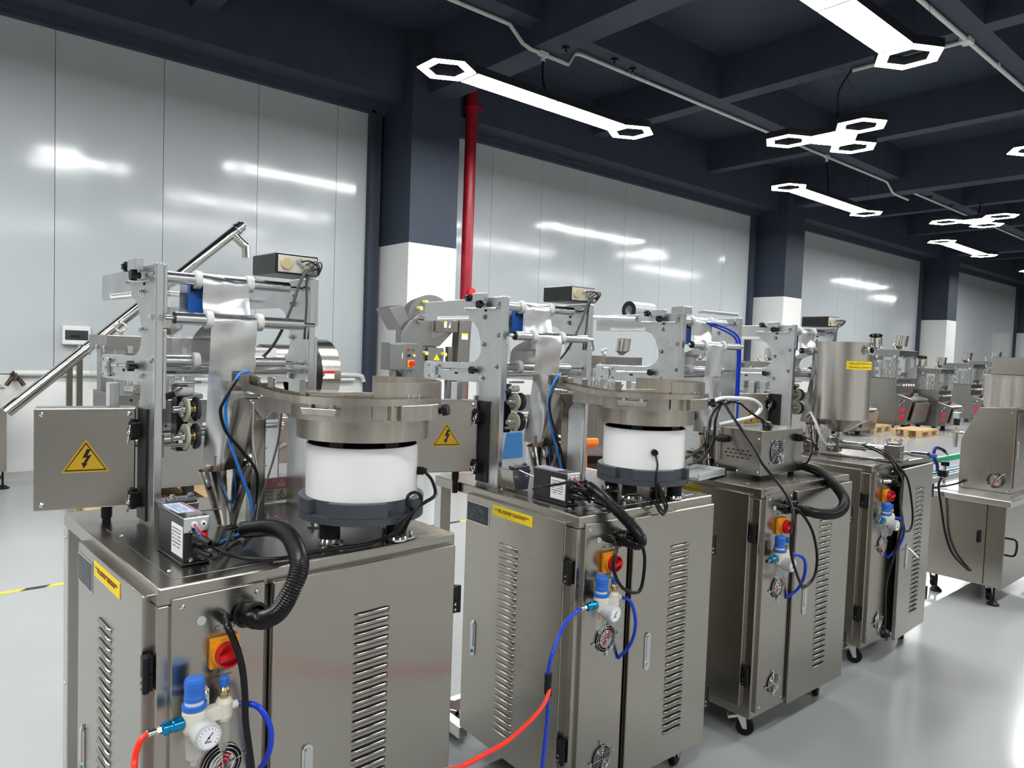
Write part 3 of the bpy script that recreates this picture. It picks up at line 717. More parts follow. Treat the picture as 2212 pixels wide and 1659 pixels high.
    hp.grid(lambda u, v: (fx + .168 + (.026 + .044 * v + .006 * v * v) * cos(2 * pi * u), .425 + (.022 + .026 * v) * sin(2 * pi * u), 1.046 + (.158 + .008 * cos(2 * pi * u)) * v), 32, 10)
    hp.out('forming_hopper', POLISH, t)
    G().cyl((fx + .166, .455, 1.12), (fx + .166, .455, 1.232), .026, 18).out('forming_tube', mat('copper tinted tube', (.55, .42, .36), .22, 1.0), t)
    if not chute: return finish_pack(t, fx, fx2, lab, jaw, box_swing)
    ch = G()
    A = [(fx + .205, .388, 1.39), (fx + .252, .388, 1.39), (fx + .200, .43, 1.17), (fx + .150, .43, 1.17)]
    ch.add([A[0], A[1], A[2], A[3]] + [(p[0], p[1] + .05, p[2]) for p in A], [(0, 1, 2, 3), (1, 5, 6, 2), (4, 0, 3, 7), (4, 5, 6, 7)])
    ch.add([(fx + .205, .388, 1.39), (fx + .295, .375, 1.39), (fx + .285, .44, 1.33), (fx + .25, .388, 1.33), (fx + .205, .44, 1.39), (fx + .295, .44, 1.39)], [(0, 1, 2, 3), (1, 5, 2)])
    ch.out('chute', STEEL, t)
    po = G().box(fx + .222, fx + .232, .392, .43, 1.046, 1.375).box(fx + .232, fx + .262, .40, .405, 1.046, 1.33).box(fx + .258, fx + .264, .40, .44, 1.046, 1.38)
    po.box(fx + .178, fx + .30, .36, .45, 1.041, 1.047).out('chute_post', STEEL, t, .001)
    for x, y in ((fx + .19, .375), (fx + .285, .37), (fx + .285, .44)): put('bolt', BOLT, t, (x, y, 1.047))
    for z in (1.228, 1.205): put('bolt', BOLT, t, (fx + .222, .405, z), NX)
    for k in range(5): G().cyl((fx + .27, .405 + .0, 1.10 + .05 * k), (fx + .266, .4, 1.10 + .05 * k), .002, 6).out('post_pin', CHROME, t)
    return finish_pack(t, fx, fx2, lab, jaw, box_swing)
def finish_pack(t, fx, fx2, lab, jaw, box_swing):
    # ---- small bracket box with bolts (cutter drive)
    if jaw:
        j = G().prism([(fx - .0, 1.12), (fx + .085, 1.12), (fx + .075, 1.045), (fx + .012, 1.045)], 'y', .40, .50).out('cutter_bracket', STEEL, t, .002)
        G().box(fx + .012, fx + .078, .395, .44, 1.121, 1.130).out('clamp_bar', GREYP, j, .002)
        for q in (.022, .068): put('bolt', BOLT, j, (fx + q, .418, 1.130))
        for q in (.02, .07): put('bolt', BOLT, j, (fx + q, .40, 1.095), NY, (.7, .7, .7))
        G().cyl((fx + .03, .40, 1.118), (fx + .066, .36, 1.098), .004, 8).cyl((fx + .06, .42, 1.092), (fx + .16, .40, 1.094), .0025, 6).out('stop_rod', CHROME, j)
    # ---- hinged electrical box
    hb = G().box(0, .07, .002, .236, 1.085, 1.355).out('electrical_box', STEEL, t, .003)
    hb.location = (fx - .012, .606, 0); hb.rotation_euler = (0, 0, R(box_swing))
    for y in (.018, .218):
        for z in (1.101, 1.339): put('screw', SCREW, hb, (0, y, z), NX, (1.1, 1.1, 1.1))
    triangle_sign(hb, facing((-1, 0, 0), (-.0008, .119, 1.227)), .112, .088)
    G().cyl((.035, .07, 1.085), (.035, .07, 1.05), .014, 12).cyl((.035, .07, 1.05), (.035, .07, 1.0), .011, 12).out('cable_gland', BLACKP, hb)
    G().box(fx - .006, fx, .545, .618, 1.05, 1.356).out('hinge_plate', BLACKS, t, .001)
    for z in (1.29, 1.10):
        q = G().cbox((fx - .018, .590, z + .006), (.03, .03, .042)).cyl((fx - .02, .600, z - .022), (fx - .02, .600, z + .034), .009, 10).out('box_hinge', BLACKP, t, .002)
        G().torus((fx - .035, .592, z), (1, 0, 0), .008, .003, 12, 6).cyl((fx - .035, .58, z + .02), (fx - .035, .60, z - .03), .003, 6).out('wing_screw', CHROME, q)
    return t
def thing_part(name, parent, loc, rz):
    o = bpy.data.objects.new(name, None); COL.objects.link(o); o.parent = parent; o.location = loc; o.rotation_euler = (0, 0, rz); return o
def cable(parent, pts, r, m, name, sub=8, n=8): return G().tube(pts, r, n, sub).out(name, m, parent)
def on(m, p):
    """machine-local point to world"""
    (ox, oy), a = m
    c, s = cos(R(a)), sin(R(a)); return V((ox + p[0] * c - p[1] * s, oy + p[0] * s + p[1] * c, p[2] if len(p) > 2 else 0))

M1, M2, M3, M4 = ((.387, 1.545), 3.2), ((1.59, 1.535), -1.2), ((2.556, 1.483), -1.0), ((3.657, 1.535), -2.0)
W1, W2, W3, W4 = .77, .685, .715, .68
p1 = pack('nearest packing machine, electrical box swung open towards the viewer, red air hose plugged in', *M1, W1, box_swing=75.5)
p2 = pack('second packing machine, with blue hose joined to the red air hose', *M2, W2)
p3 = pack('third packing machine, carrying the steel fan box with white tube', *M3, W3, lab='en', side_handle=False, chute=False)
p4 = pack('fourth packing machine, carrying the tall steel tank, its front door ajar', *M4, W4, front_open=4.5, lab='en', handle_open=True, side_handle=False, chute=False)
# fixed hoses, leads and tubes of the machines
corrugated([(.178, -.045, .953), (.190, -.075, .955), (.205, -.118, .985), (.228, -.13, 1.034), (.252, -.11, 1.067), (.274, -.05, 1.088), (.291, .03, 1.102), (.293, .12, 1.098), (.273, .22, 1.075)], .0205, 'corrugated_hose', p1)
cable(p1, [(.128, -.03, .957), (.118, -.065, .952), (.130, -.075, .918), (.144, -.078, .864), (.15, -.08, .802), (.153, -.08, .741), (.170, -.085, .60), (.19, -.09, .3), (.22, -.12, .012), (.3, -.3, .008)], .0075, CABLE, 'mains_lead')
cable(p1, [(.146, -.05, .776), (.176, -.075, .772), (.195, -.09, .743), (.205, -.09, .699), (.204, -.07, .641), (.20, -.007, .57)], .0065, BLUET, 'air_tube')
cable(p1, [(-.033, -.054, .774), (-.046, -.058, .768), (-.058, -.065, .74), (-.062, -.08, .69), (-.055, -.085, .45), (-.09, -.12, .05), (-.2, -.3, .010), (-.3, -.9, .010)], .0062, REDT, 'air_hose')
cable(p1, [(.332, .352, 1.469), (.3, .340, 1.458), (.277, .348, 1.409), (.269, .348, 1.36), (.281, .348, 1.286), (.318, .352, 1.184), (.344, .355, 1.118), (.350, .35, 1.066), (.309, .28, 1.057), (.246, .24, 1.055), (.19, .215, 1.05), (.165, .20, 1.052)], .0042, BLUEC, 'sensor_lead')
cable(p1, [(.296, .34, 1.448), (.285, .338, 1.435), (.259, .335, 1.391), (.251, .335, 1.361), (.266, .335, 1.311), (.304, .34, 1.266), (.342, .345, 1.219), (.359, .35, 1.18), (.357, .35, 1.103), (.32, .30, 1.057), (.26, .25, 1.05), (.20, .185, 1.06), (.165, .155, 1.066)], .0045, CABLE, 'sensor_lead')
cable(p1, [(.339, .355, 1.390), (.345, .35, 1.37), (.345, .35, 1.282), (.358, .352, 1.205), (.363, .352, 1.116), (.339, .33, 1.058), (.28, .24, 1.05)], .0030, CHROME, 'steel_braided_lead')
cable(p1, [(.423, .35, 1.38), (.424, .35, 1.342), (.414, .35, 1.265), (.389, .35, 1.177), (.364, .35, 1.103), (.33, .30, 1.055), (.26, .21, 1.05)], .0030, GREYC, 'steel_braided_lead')
corrugated([(.176, -.040, .952), (.193, -.068, .942), (.196, -.084, .962), (.165, -.064, 1.010), (.128, -.012, 1.066), (.135, .06, 1.092), (.155, .115, 1.100)], .019, 'corrugated_hose', p2)
cable(p2, [(.128, -.03, .957), (.105, -.065, .945), (.082, -.075, .895), (.102, -.08, .84), (.147, -.08, .803), (.203, -.08, .792), (.222, -.08, .842), (.224, -.075, .915), (.19, -.06, .993), (.155, -.035, 1.035), (.15, .02, 1.05), (.17, .10, 1.05)], .0055, CABLE, 'mains_lead')
cable(p2, [(.146, -.05, .776), (.17, -.075, .762), (.193, -.08, .691), (.208, -.05, .609), (.198, -.007, .547)], .0055, BLUET, 'air_tube')
cable(p2, [(.225, .352, 1.469), (.197, .340, 1.458), (.175, .348, 1.409), (.168, .348, 1.36), (.181, .348, 1.286), (.222, .352, 1.184), (.25, .355, 1.118), (.258, .35, 1.066), (.24, .28, 1.057), (.2, .24, 1.05)], .0042, BLUEC, 'sensor_lead')
cable(p2, [(.198, .34, 1.448), (.19, .338, 1.435), (.165, .335, 1.391), (.16, .335, 1.361), (.172, .335, 1.311), (.215, .34, 1.22), (.25, .35, 1.16), (.262, .35, 1.103), (.25, .30, 1.057), (.2, .2, 1.05)], .0042, CABLE, 'sensor_lead')
corrugated([(.178, -.045, .953), (.205, -.085, .947), (.27, -.11, .933), (.36, -.12, .928), (.43, -.115, .944), (.48, -.09, .974), (.506, -.03, 1.021), (.53, .05, 1.060), (.53, .12, 1.075), (.525, .17, 1.078)], .022, 'corrugated_hose', p3, .0045)
cable(p3, [(.146, -.05, .776), (.201, -.075, .755), (.231, -.07, .692), (.243, -.04, .615), (.207, -.007, .57)], .0062, BLUET, 'air_tube')
cable(p4, [(.146, -.05, .776), (.18, -.075, .762), (.22, -.075, .70), (.235, -.05, .62), (.210, -.007, .546)], .0062, BLUET, 'air_tube')
cable(p4, [(.128, -.03, .957), (.16, -.06, .950), (.20, -.055, .90), (.215, -.05, .80), (.212, -.05, .72)], .006, CABLE, 'mains_lead')
G().cyl((.100, -.008, .957), (.128, -.034, .957), .011, 12).out('lead_socket', CHROME, p4)
# film roll on the third machine's arm, white core
r = G().lathe([(.022, 0), (.045, 0), (.045, .16), (.022, .16), (.022, 0)], (W3 - .63 + .06, .86, 1.765), (1, 0, 0), 28).out('film_roll', mat('white wound film', rgb(214, 216, 218), .25), p3)
G().lathe([(.0225, -.001), (.0445, -.001), (.0445, .002)], (W3 - .63 + .058, .86, 1.765), (1, 0, 0), 28).out('roll_end', BLACKP, r)
G().box(W3 - .66, W3 - .60, .46, .53, 1.735, 1.77).out('top_block', ALUR, p3, .002); G().cyl((W3 - .67, .72, 1.715), (W3 - .67, 1.06, 1.727), .011, 12).out('guide_rod', ALUR, p3); G().box(W3 - .56, W3 - .30, .42, .46, 1.745, 1.757).out('top_guide', ALUR, p3, .002)
cable(p3, [(W3 - .43, .52, 1.71), (W3 - .33, .5, 1.70), (W3 - .235, .47, 1.66), (W3 - .215, .46, 1.60), (W3 - .21, .46, 1.45), (W3 - .21, .46, 1.30), (W3 - .24, .44, 1.05)], .0055, BLUET, 'air_tube')
cable(p3, [(W3 - .45, .52, 1.715), (W3 - .35, .5, 1.69), (W3 - .245, .475, 1.65), (W3 - .225, .465, 1.58), (W3 - .22, .465, 1.44), (W3 - .22, .465, 1.33)], .0055, BLUET, 'air_tube')
for px_, (mm, W_) in ((p1, (M1, W1)), (p2, (M2, W2)), (p4, (M4, W4))):
    f = W_ - .63
    b = G().box(f + .315, f + .45, .47, .63, 1.748, 1.808).out('sensor_box', BLACKS, px_, .004)
    G().box(f + .322, f + .444, .4665, .470, 1.753, 1.802).out('sensor_box_face', IVORY, b, .001)
    G().cyl((f + .345, .4665, 1.778), (f + .345, .459, 1.778), .016, 18).out('signal_lamp', mat('cream lens', rgb(214, 196, 150), .35), b)
    for q, z in ((.385, 1.787), (.400, 1.762), (.42, 1.785), (.432, 1.768)): G().cyl((f + q, .4665, z), (f + q, .452, z), .0075, 10).out('plug_socket', CHROME, b)
    for q in range(3): cable(b, [(f + .385 + .016 * q, .455, 1.786 - .008 * q), (f + .40 + .016 * q, .43, 1.788), (f + .425 + .008 * q, .432, 1.776), (f + .445, .46, 1.764 - .006 * q)], .0025, GREYC if q else CABLE, 'plug_lead', 6, 6)
    cable(b, [(f + .435, .455, 1.768), (f + .40, .445, 1.76), (f + .38, .45, 1.72), (f + .365, .46, 1.66), (f + .34, .5, 1.56), (f + .31, .54, 1.50), (f + .27, .57, 1.48)], .0045, GREYC, 'plug_lead')
    cable(b, [(f + .44, .46, 1.75), (f + .41, .46, 1.74), (f + .42, .48, 1.66), (f + .425, .5, 1.56)], .004, GREYC, 'plug_lead')
# ---------------------------------------------------------------- vibratory bowl feeders
def bowl_feeder(m, c, plug_ang, label):
    p = on(m, (c[0], c[1], 1.0424)); t = thing('bowl_feeder', label, 'bowl feeder', p, R(m[1]), 'vibratory bowl feeders')
    for k, a in enumerate((-160, -75, 15, 105)):
        x, y = .125 * cos(R(a)), .125 * sin(R(a))
        f = G().lathe([(.026, .012), (.026, .056), (.02, .058)], (x, y, 0), n=20).out('rubber_foot', RUBBER, t)
        G().lathe([(0, 0), (.030, 0), (.031, .006), (.028, .012), (0, .012)], (x, y, 0), n=20).out('foot_cup', CHROME, f)
        d = R(a + 75)
        G().prism([(x + .05 * cos(d) - .016 * sin(d), y + .05 * sin(d) + .016 * cos(d)), (x + .03 * cos(d + 2), y + .03 * sin(d + 2)), (x + .03 * cos(d - 2), y + .03 * sin(d - 2)), (x + .05 * cos(d) + .016 * sin(d), y + .05 * sin(d) - .016 * cos(d)), (x + .062 * cos(d), y + .062 * sin(d))], 'z', 0, .004).cyl((x + .048 * cos(d), y + .048 * sin(d), .004), (x + .048 * cos(d), y + .048 * sin(d), .016), .006, 8).out('foot_clamp', CHROME, f)
    # cast base ring with three notches
    def sector(a0, a1, r0, r1, z0, z1, g, n=10):
        pts = [(r1 * cos(R(a0 + (a1 - a0) * k / n)), r1 * sin(R(a0 + (a1 - a0) * k / n))) for k in range(n + 1)] + [(r0 * cos(R(a1 - (a1 - a0) * k / n)), r0 * sin(R(a1 - (a1 - a0) * k / n))) for k in range(n + 1)]
        g.prism(pts, 'z', z0, z1)
    g = G(); g.cyl((0, 0, .054), (0, 0, .072), .166, 56).cyl((0, 0, .072), (0, 0, .1095), .150, 48)
    for a0, a1 in ((-152, -98), (-70, 60), (82, 186)): sector(a0, a1, .145, .166, .072, .1095, g, 12)
    g.out('base_ring', GREYP, t, .002)
    G().lathe([(.135, .106), (.148, .106), (.148, .2455), (.1445, .2465), (.1435, .2455), (.1435, .17)], n=64).out('drum', DRUMW, t)
    G().cyl((0, 0, .11), (0, 0, .27), .06, 20).cyl((0, 0, .20), (0, 0, .215), .140, 40).out('vibration_drive', BLACKP, t)
    for a in (-150, -90, -30, 90): G().box(.10, .14, -.02, .02, .19, .262, MX.Rotation(R(a), 4, 'Z')).out('leaf_spring', BLACKP, t)
    G().lathe([(0, .262), (.174, .264), (.1745, .318), (.172, .320)], n=72).out('bowl_skirt', STEELV, t)
    G().lathe([(.172, .318), (.200, .318), (.2005, .366), (.198, .366), (.197, .350), (.168, .344), (.12, .330), (0, .338)], n=72).out('bowl', STEELV, t)
    G().lathe([(.2065, .326), (.2065, .416), (.204, .416), (.204, .326)], n=40, a0=R(-116), a1=R(52)).out('raised_guard', STEELV, t)
    # inner spiral ledge
    sp = G()
    def fn(u, v):
        a = R(-200 + 430 * u); r = .130 + .064 * u - .028 * (1 - v); return (r * cos(a), r * sin(a), .336 + .055 * u)
    sp.grid(fn, 60, 2).out('spiral_track', STEELV, t)
    # rim rail that leaves the bowl towards the chute
    rail = [(.2 * cos(R(a)), .2 * sin(R(a)), .372 - .0 * a) for a in (300, 270, 245, 222, 200, 188)] + [(-.205, .03, .374), (-.214, .10, .380), (-.224, .17, .388), (-.232, .235, .392)]
    P = crom(rail, 5)
    def band(off, z0, z1, nm, x=0):
        g = G(); n = len(P) - 1
        def f2(u, v):
            i = u * n; k = min(int(i), n - 1); q = P[k].lerp(P[k + 1], i - k); d = (P[k + 1] - P[k]).normalized(); o = V((d.y, -d.x, 0)) * off
            return (q.x - o.x, q.y - o.y, q.z + z0 + (z1 - z0) * v)
        return g.grid(f2, n, 1).out(nm, STEELV, t)
    band(0, -.020, .012, 'outlet_rail'); band(.022, -.012, .006, 'outlet_rail'); 
    g = G(); n = len(P) - 1
    def f3(u, v):
        i = u * n; k = min(int(i), n - 1); q = P[k].lerp(P[k + 1], i - k); d = (P[k + 1] - P[k]).normalized(); o = V((d.y, -d.x, 0)) * .022 * v
        return (q.x - o.x, q.y - o.y, q.z - .012)
    g.grid(f3, n, 1).out('outlet_floor', STEELV, t)
    G().prism([(-.198, .02), (-.222, .155), (-.210, .155), (-.17, .06)], 'z', .325, .362).out('outlet_support', STEELV, t, .002)
    G().box(-.262, -.218, .185, .245, .385, .420).box(-.268, -.216, .225, .228, .372, .425).out('outlet_gate', STEEL, t, .002)
    G().box(-.272, -.205, .20, .232, .355, .366).out('sensor_bar', ALUR, t, .001)
    G().cyl((-.205, .212, .360), (-.198, .205, .360), .0045, 8).out('sensor_tip', mat('red cable end', rgb(226, 70, 50), .4), t)
    for q in ((-.212, .10), (-.222, .165), (-.196, -.045)):
        G().box(-.004, .004, -.011, .011, .368, .415, MX.Translation((q[0] - .004, q[1], 0)) @ MX.Rotation(R(15), 4, 'Z')).out('adjusting_tab', STEEL, t, .002)
    # discharge box with knob, and tray on the rim
    T = MX.Rotation(R(-85), 4, 'Z')
    b = G().box(.185, .222, -.052, .050, .322, .362, T).box(.182, .212, .050, .078, .322, .362, T).box(.182, .210, -.074, -.052, .324, .360, T).out('discharge_box', STEELV, t, .002)
    for q in (-.022, -.004, .014):
        for k in range(3): G().box(.2068, .2075, q - .0018, q + .0018, .368 + .007 * k, .372 + .007 * k, T).out('slot', PAPER, b)
    put('clamp_knob', KNOB, b, T @ V((.20, .090, .342)), (0, R(78), R(-60)))
    T2 = MX.Rotation(R(-152), 4, 'Z')
    G().prism([(-.052, .350), (.052, .350), (.045, .332), (-.045, .332)], 'x', .188, .216, T2).out('side_tray', STEELV, t, .002)
    for q in (-.03, .03): o = put('bolt', BOLT, t, T2 @ V((.205, q, .350)), None, (.7, .7, .8))
    a = R(plug_ang); q = V((.148 * cos(a), .148 * sin(a), .172)); d = V((cos(a), sin(a), 0))
    G().cyl(q, q + d * .018, .0115, 10).cyl(q + d * .018, q + d * .026, .008, 10).out('cable_gland', BLACKP, t)
    return t, p
f1, o1 = bowl_feeder(M1, (W1 - .207, .15), -42, 'vibratory bowl feeder with white drum standing on the nearest packing machine')
f2, o2 = bowl_feeder(M2, (W2 - .22, .15), -126, 'vibratory bowl feeder with white drum standing on the second packing machine')
def fcable(t, m, pts, r, name, sub=8):
    inv = t.matrix_basis.inverted(); P = [inv @ on(m, p) for p in pts]
    return G().tube(P, r, 8, sub).out(name, CABLE, t)
for t in (f1, f2): t.matrix_basis = MX.Translation(t.location) @ MX.Rotation(t.rotation_euler.z, 4, 'Z')
fcable(f1, M1, [(.685, .045, 1.214), (.690, .035, 1.209), (.694, .01, 1.19), (.68, -.022, 1.16), (.64, -.03, 1.145), (.605, -.032, 1.13), (.57, -.034, 1.10), (.546, -.02, 1.072), (.52, .02, 1.049), (.487, .02, 1.047), (.42, .03, 1.047), (.36, .035, 1.047), (.30, .03, 1.047), (.256, .04, 1.047), (.209, .07, 1.05), (.17, .09, 1.064), (.140, .10, 1.085)], .0048, 'power_cord')
fcable(f1, M1, [(.605, -.030, 1.13), (.583, -.035, 1.15), (.586, -.035, 1.172), (.612, -.035, 1.176), (.625, -.035, 1.158), (.608, -.037, 1.135), (.575, -.037, 1.118), (.553, -.03, 1.092), (.562, -.02, 1.064), (.582, -.02, 1.070), (.59, -.03, 1.10), (.61, -.033, 1.135)], .0045, 'cord_loop')
fcable(f2, M2, [(.367, .017, 1.215), (.358, .005, 1.206), (.345, -.015, 1.18), (.332, -.022, 1.15), (.330, -.025, 1.10), (.335, -.03, 1.06), (.352, -.035, 1.03), (.378, -.035, 1.022), (.385, -.03, 1.045), (.36, -.03, 1.085), (.335, -.028, 1.12)], .0040, 'power_cord')
fcable(f2, M2, [(.335, -.028, 1.12), (.35, -.034, 1.07), (.37, -.036, 1.035), (.362, -.036, 1.012), (.34, -.034, 1.028), (.325, -.02, 1.058), (.30, .02, 1.075), (.285, .06, 1.068), (.27, .07, 1.05), (.24, .06, 1.047), (.20, .08, 1.047), (.16, .12, 1.06), (.14, .115, 1.075)], .0040, 'cord_loop')
# ---------------------------------------------------------------- vibration control boxes
def control_box(m, x, y, label, end):
    t = thing('vibration_controller', label, 'control box', on(m, (x, y, 1.0424)), R(m[1]), 'black vibration control boxes')
    w, l, h = .053, .168, .108
    G().box(0, w, 0, l, .006, h - .004).box(-.004, w + .004, -.004, l, 0, .006).out('case', BLACKS, t, .002)
    tp = G().box(-.0015, w + .0015, -.0025, l, h - .004, h).box(-.0015, w + .0015, -.0035, -.0005, h - .034, h).out('lid', CHROME, t, .0015)
    G().box(.006, w - .006, .055, .165, h, h + .0006).out('lid_label', mat('pale blue label', rgb(176, 190, 214), .4), tp)
    G().box(.044, w - .006, .055, .165, h + .0006, h + .001).out('label_stripe', REDINK, tp)
    lines(tp, MX.Translation((.024, .11, h + .0008)) @ MX.Rotation(R(90), 4, 'Z'), .09, .026, 4, GREYINK)
    lb = G().box(-.0008, 0, .006, .078, .016, .086).out('type_label', PAPER, t, 0)
    lines(lb, facing((-1, 0, 0), (-.001, .042, .056)), .060, .048, 6, GREYINK, fill=.75)
    for q in (.020, .040): 
        g = G().lathe([(.0025, -.002), (.008, -.002), (.007, .004), (.003, .005)], (q, -.004, h - .016), (0, -1, 0), 14).out('grommet', WHITEP, t)
    for q, z, s in ((.022, .062, 1.0), (.024, .033, .85)):
        c = G().cyl((q, 0, z), (q, -.012, z), .0115 * s, 14).out('round_socket', CHROME, t)
        G().lathe([(.0095, 0), (.012, .004), (.012, .022), (.008, .034), (.0065, .05), (.005, .052)], (q, -.010, z), (.25, -1, -.05), 12).out('round_plug', BLACKP, c)
    for q in (.015, .042): put('screw', SCREW, t, (q, -.001, .013), NY)
    G().box(.040, .052, -.003, 0, .055, .070).out('rocker_switch', REDP, t)
    G().tube([(.020, -.007, h - .016), (.024, -.022, h - .024), (.034, -.034, h - .038)], .0022, 6).out('red_wire', REDP, t)
    G().tube([(.020, -.007, h - .017), (.022, -.020, h - .028), (.031, -.034, h - .042)], .0022, 6).out('blue_wire', BLUEC, t)
    G().tube([(.032, -.032, h - .040), (.055, -.045, h - .055), (end[0] - .055, end[1] - .05, .048), (end[0] - .02, end[1] - .004, end[2] + .006), (end[0], end[1], end[2] + .006)], .0042, 8).out('signal_lead', CABLE, t)
    G().tube([(.034, -.055, .030), (.05, -.056, .024), (end[0] - .045, end[1] - .06, .022), (end[0] - .014, end[1] - .008, end[2] - .006), (end[0], end[1] + .002, end[2] - .005)], .0048, 8).out('signal_lead', CABLE, t)
    return t
cb1 = control_box(M1, .089, .116, 'black control box with label on the nearest machine table, beside the post', (.168, .118, .034))
cb2 = control_box(M2, .064, .128, 'black control box with tangled cables on the second machine table', (.094, .004, .058))
t = thing('power_cable', 'loose coil of black power cable with two-pin plug behind the second control box', 'cable', on(M2, (.15, .2, 1.045)), R(M2[1]))
b0 = V((.15, .2, 1.045))
cable(t, [V(p) - b0 for p in ((.14, .12, 1.072), (.10, .105, 1.10), (.055, .09, 1.13), (.0, .10, 1.126), (-.02, .14, 1.115), (.0, .2, 1.10), (.035, .26, 1.08))], .0045, CABLE, 'cord')
cable(t, [V(p) - b0 for p in ((.16, .15, 1.06), (.20, .17, 1.09), (.23, .2, 1.10), (.245, .235, 1.085), (.25, .24, 1.07))], .0045, CABLE, 'cord')
for k in range(3): cable(t, [V(p) - b0 for p in ((.17, .13 + .01 * k, 1.055), (.22, .15, 1.06 + .006 * k), (.245 + .006 * k, .12, 1.062), (.235, .08, 1.05), (.20, .07 + .01 * k, 1.05))], .0042, CABLE, 'cord')
g = G().cbox((.10, .045, .035), (.030, .026, .026)).cyl((.10, .045, .02), (.097, .03, .008), .007, 8)
g.out('plug', BLACKP, t, .004)
G().cbox((.094, .045, .058), (.0015, .006, .022)).cbox((.107, .045, .058), (.0015, .006, .022), MX.Rotation(R(6), 4, 'Y')).out('plug_pins', CHROME, t)
_b = V((-.197, -.10, .60)); _blue = G().tube([V(p) - _b for p in ((-.038, -.054, .774), (-.060, -.062, .772), (-.11, -.072, .755), (-.156, -.09, .722), (-.189, -.10, .68), (-.197, -.10, .64), (-.197, -.10, .61))], .0056, 8)
t = thing('air_hose', 'orange red hose with blue upper end, sagging before the second machine', 'hose', on(M2, (-.197, -.10, .60)), R(M2[1]))
_blue.out('blue_upper_run', BLUET, t)
b0 = V((-.197, -.10, .60))
cable(t, [V(p) - b0 for p in ((-.194, -.10, .60), (-.20, -.108, .588), (-.235, -.13, .572), (-.305, -.16, .562), (-.434, -.22, .572), (-.537, -.26, .59), (-.64, -.30, .612), (-.78, -.36, .65), (-1.0, -.46, .55), (-1.15, -.6, .25), (-1.25, -.8, .012), (-1.5, -1.3, .010))], .0062, REDT, 'hose_run')
cable(t, [V(p) - b0 for p in ((-.199, -.10, .60), (-.195, -.10, .517), (-.20, -.10, .438), (-.206, -.10, .36), (-.21, -.11, .2), (-.20, -.13, .05), (-.12, -.2, .012), (.1, -.4, .010))], .0056, BLUET, 'blue_branch')
G().cyl((0, 0, .012), (0, 0, .034), .0115, 12).cyl((-.001, 0, -.022), (-.001, 0, .012), .0105, 12).cyl((.004, 0, -.03), (.004, 0, -.01), .009, 10).out('hose_connector', BLACKP, t)
# ---------------------------------------------------------------- pump unit in a steel fan box on the third machine
t = thing('pump_unit', 'brushed steel fan box with white tube standing on the third machine', 'pump', on(M3, (.163, .113, 1.0424)), R(M3[1]))
G().box(0, .327, 0, .227, .016, .206).out('case', STEEL, t, .002)
for x in (.03, .297):
    for y in (.03, .2): G().cyl((x, y, 0), (x, y, .016), .014, 12).out('rubber_foot', RUBBER, t)
finger_guard(t, (.118, 0, .112), .052, 45)
for r_ in range(3):
    for k in range(6 if r_ == 1 else 5):
        y = .158 - .024 * k - (0 if r_ != 1 else -.012); G().box(-.0008, .002, y - .0065, y + .0065, .112 - .016 * r_, .1165 - .016 * r_).out('vent_slot', DARK, t)
for y, z in ((.012, .03), (.21, .03), (.11, .022), (.012, .17), (.21, .19)): put('screw', SCREW, t, (0, y, z), NX, (.8, .8, .8))
for x, y in ((.03, .03), (.16, .20), (.27, .05)): put('screw', SCREW, t, (x, y, .206), None, (.8, .8, .8))
G().cyl((-.018, .205, .06), (-.018, .205, .36), .0055, 12).out('stand_rod', CHROME, t)
G().cbox((-.012, .19, .155), (.028, .07, .032)).out('rod_clamp', BLACKP, t, .012)
cl = G().cbox((-.020, .19, .315), (.020, .075, .020)).out('rod_clamp', BLACKP, t, .004)
for y in (.162, .218): put('screw', SCREW, cl, (-.030, y, .315), NX)
G().box(.268, .300, -.022, 0, .150, .185).box(.272, .296, -.036, -.022, .155, .178).out('mains_socket', BLACKP, t, .003)
cable(t, [(.290, -.034, .166), (.318, -.045, .160), (.338, -.045, .135), (.325, -.045, .095), (.315, -.035, .060), (.312, -.01, .045), (.31, .03, .045)], .0045, CABLE, 'mains_lead')
cable(t, [(-.31, .175, .300), (-.246, .183, .304), (-.135, .183, .309), (-.035, .183, .330), (.12, .185, .327), (.225, .187, .316), (.284, .187, .284), (.238, .187, .247), (.129, .19, .230), (.041, .21, .216), (.004, .232, .205), (-.012, .24, .185)], .009, TUBEC, 'silicone_tube')
cable(t, [(-.018, .165, .318), (.005, .12, .315), (.03, .09, .285), (.055, .06, .258), (.067, .045, .25)], .0052, CABLE, 'plug_lead')
pl = plug((.085, .035, .226), (.2, -.25, -.35)); pl.out('mains_plug', BLACKP, t)
mcab = [(.135, .31, 1.36), (.115, .27, 1.35), (.105, .22, 1.30), (.10, .16, 1.24), (.105, .105, 1.175), (.095, .06, 1.12), (.09, .0, 1.07), (.095, -.045, 1.02), (.09, -.07, .985), (.06, -.10, .95), (.018, -.12, .896), (.012, -.125, .824), (.046, -.125, .754), (.13, -.11, .668), (.204, -.085, .637), (.278, -.085, .667), (.291, -.085, .752), (.24, -.085, .863), (.165, -.07, .946), (.142, -.04, .957)]
q0 = V((.163, .113, 1.0415))
cable(t, [V(p) - q0 for p in mcab], .0058, CABLE, 'mains_lead')
cable(t, [V(p) - q0 for p in ((.135, .29, 1.352), (.105, .295, 1.335), (.065, .298, 1.295), (.047, .295, 1.235), (.0, .29, 1.17), (-.10, .285, 1.135), (-.2, .28, 1.12))], .0055, CABLE, 'spare_lead')
cable(t, [V(p) - q0 for p in ((.138, .30, 1.348), (.118, .30, 1.32), (.100, .30, 1.28), (.090, .30, 1.20), (.03, .295, 1.128), (-.09, .285, 1.10), (-.2, .28, 1.09))], .0055, CABLE, 'spare_lead')
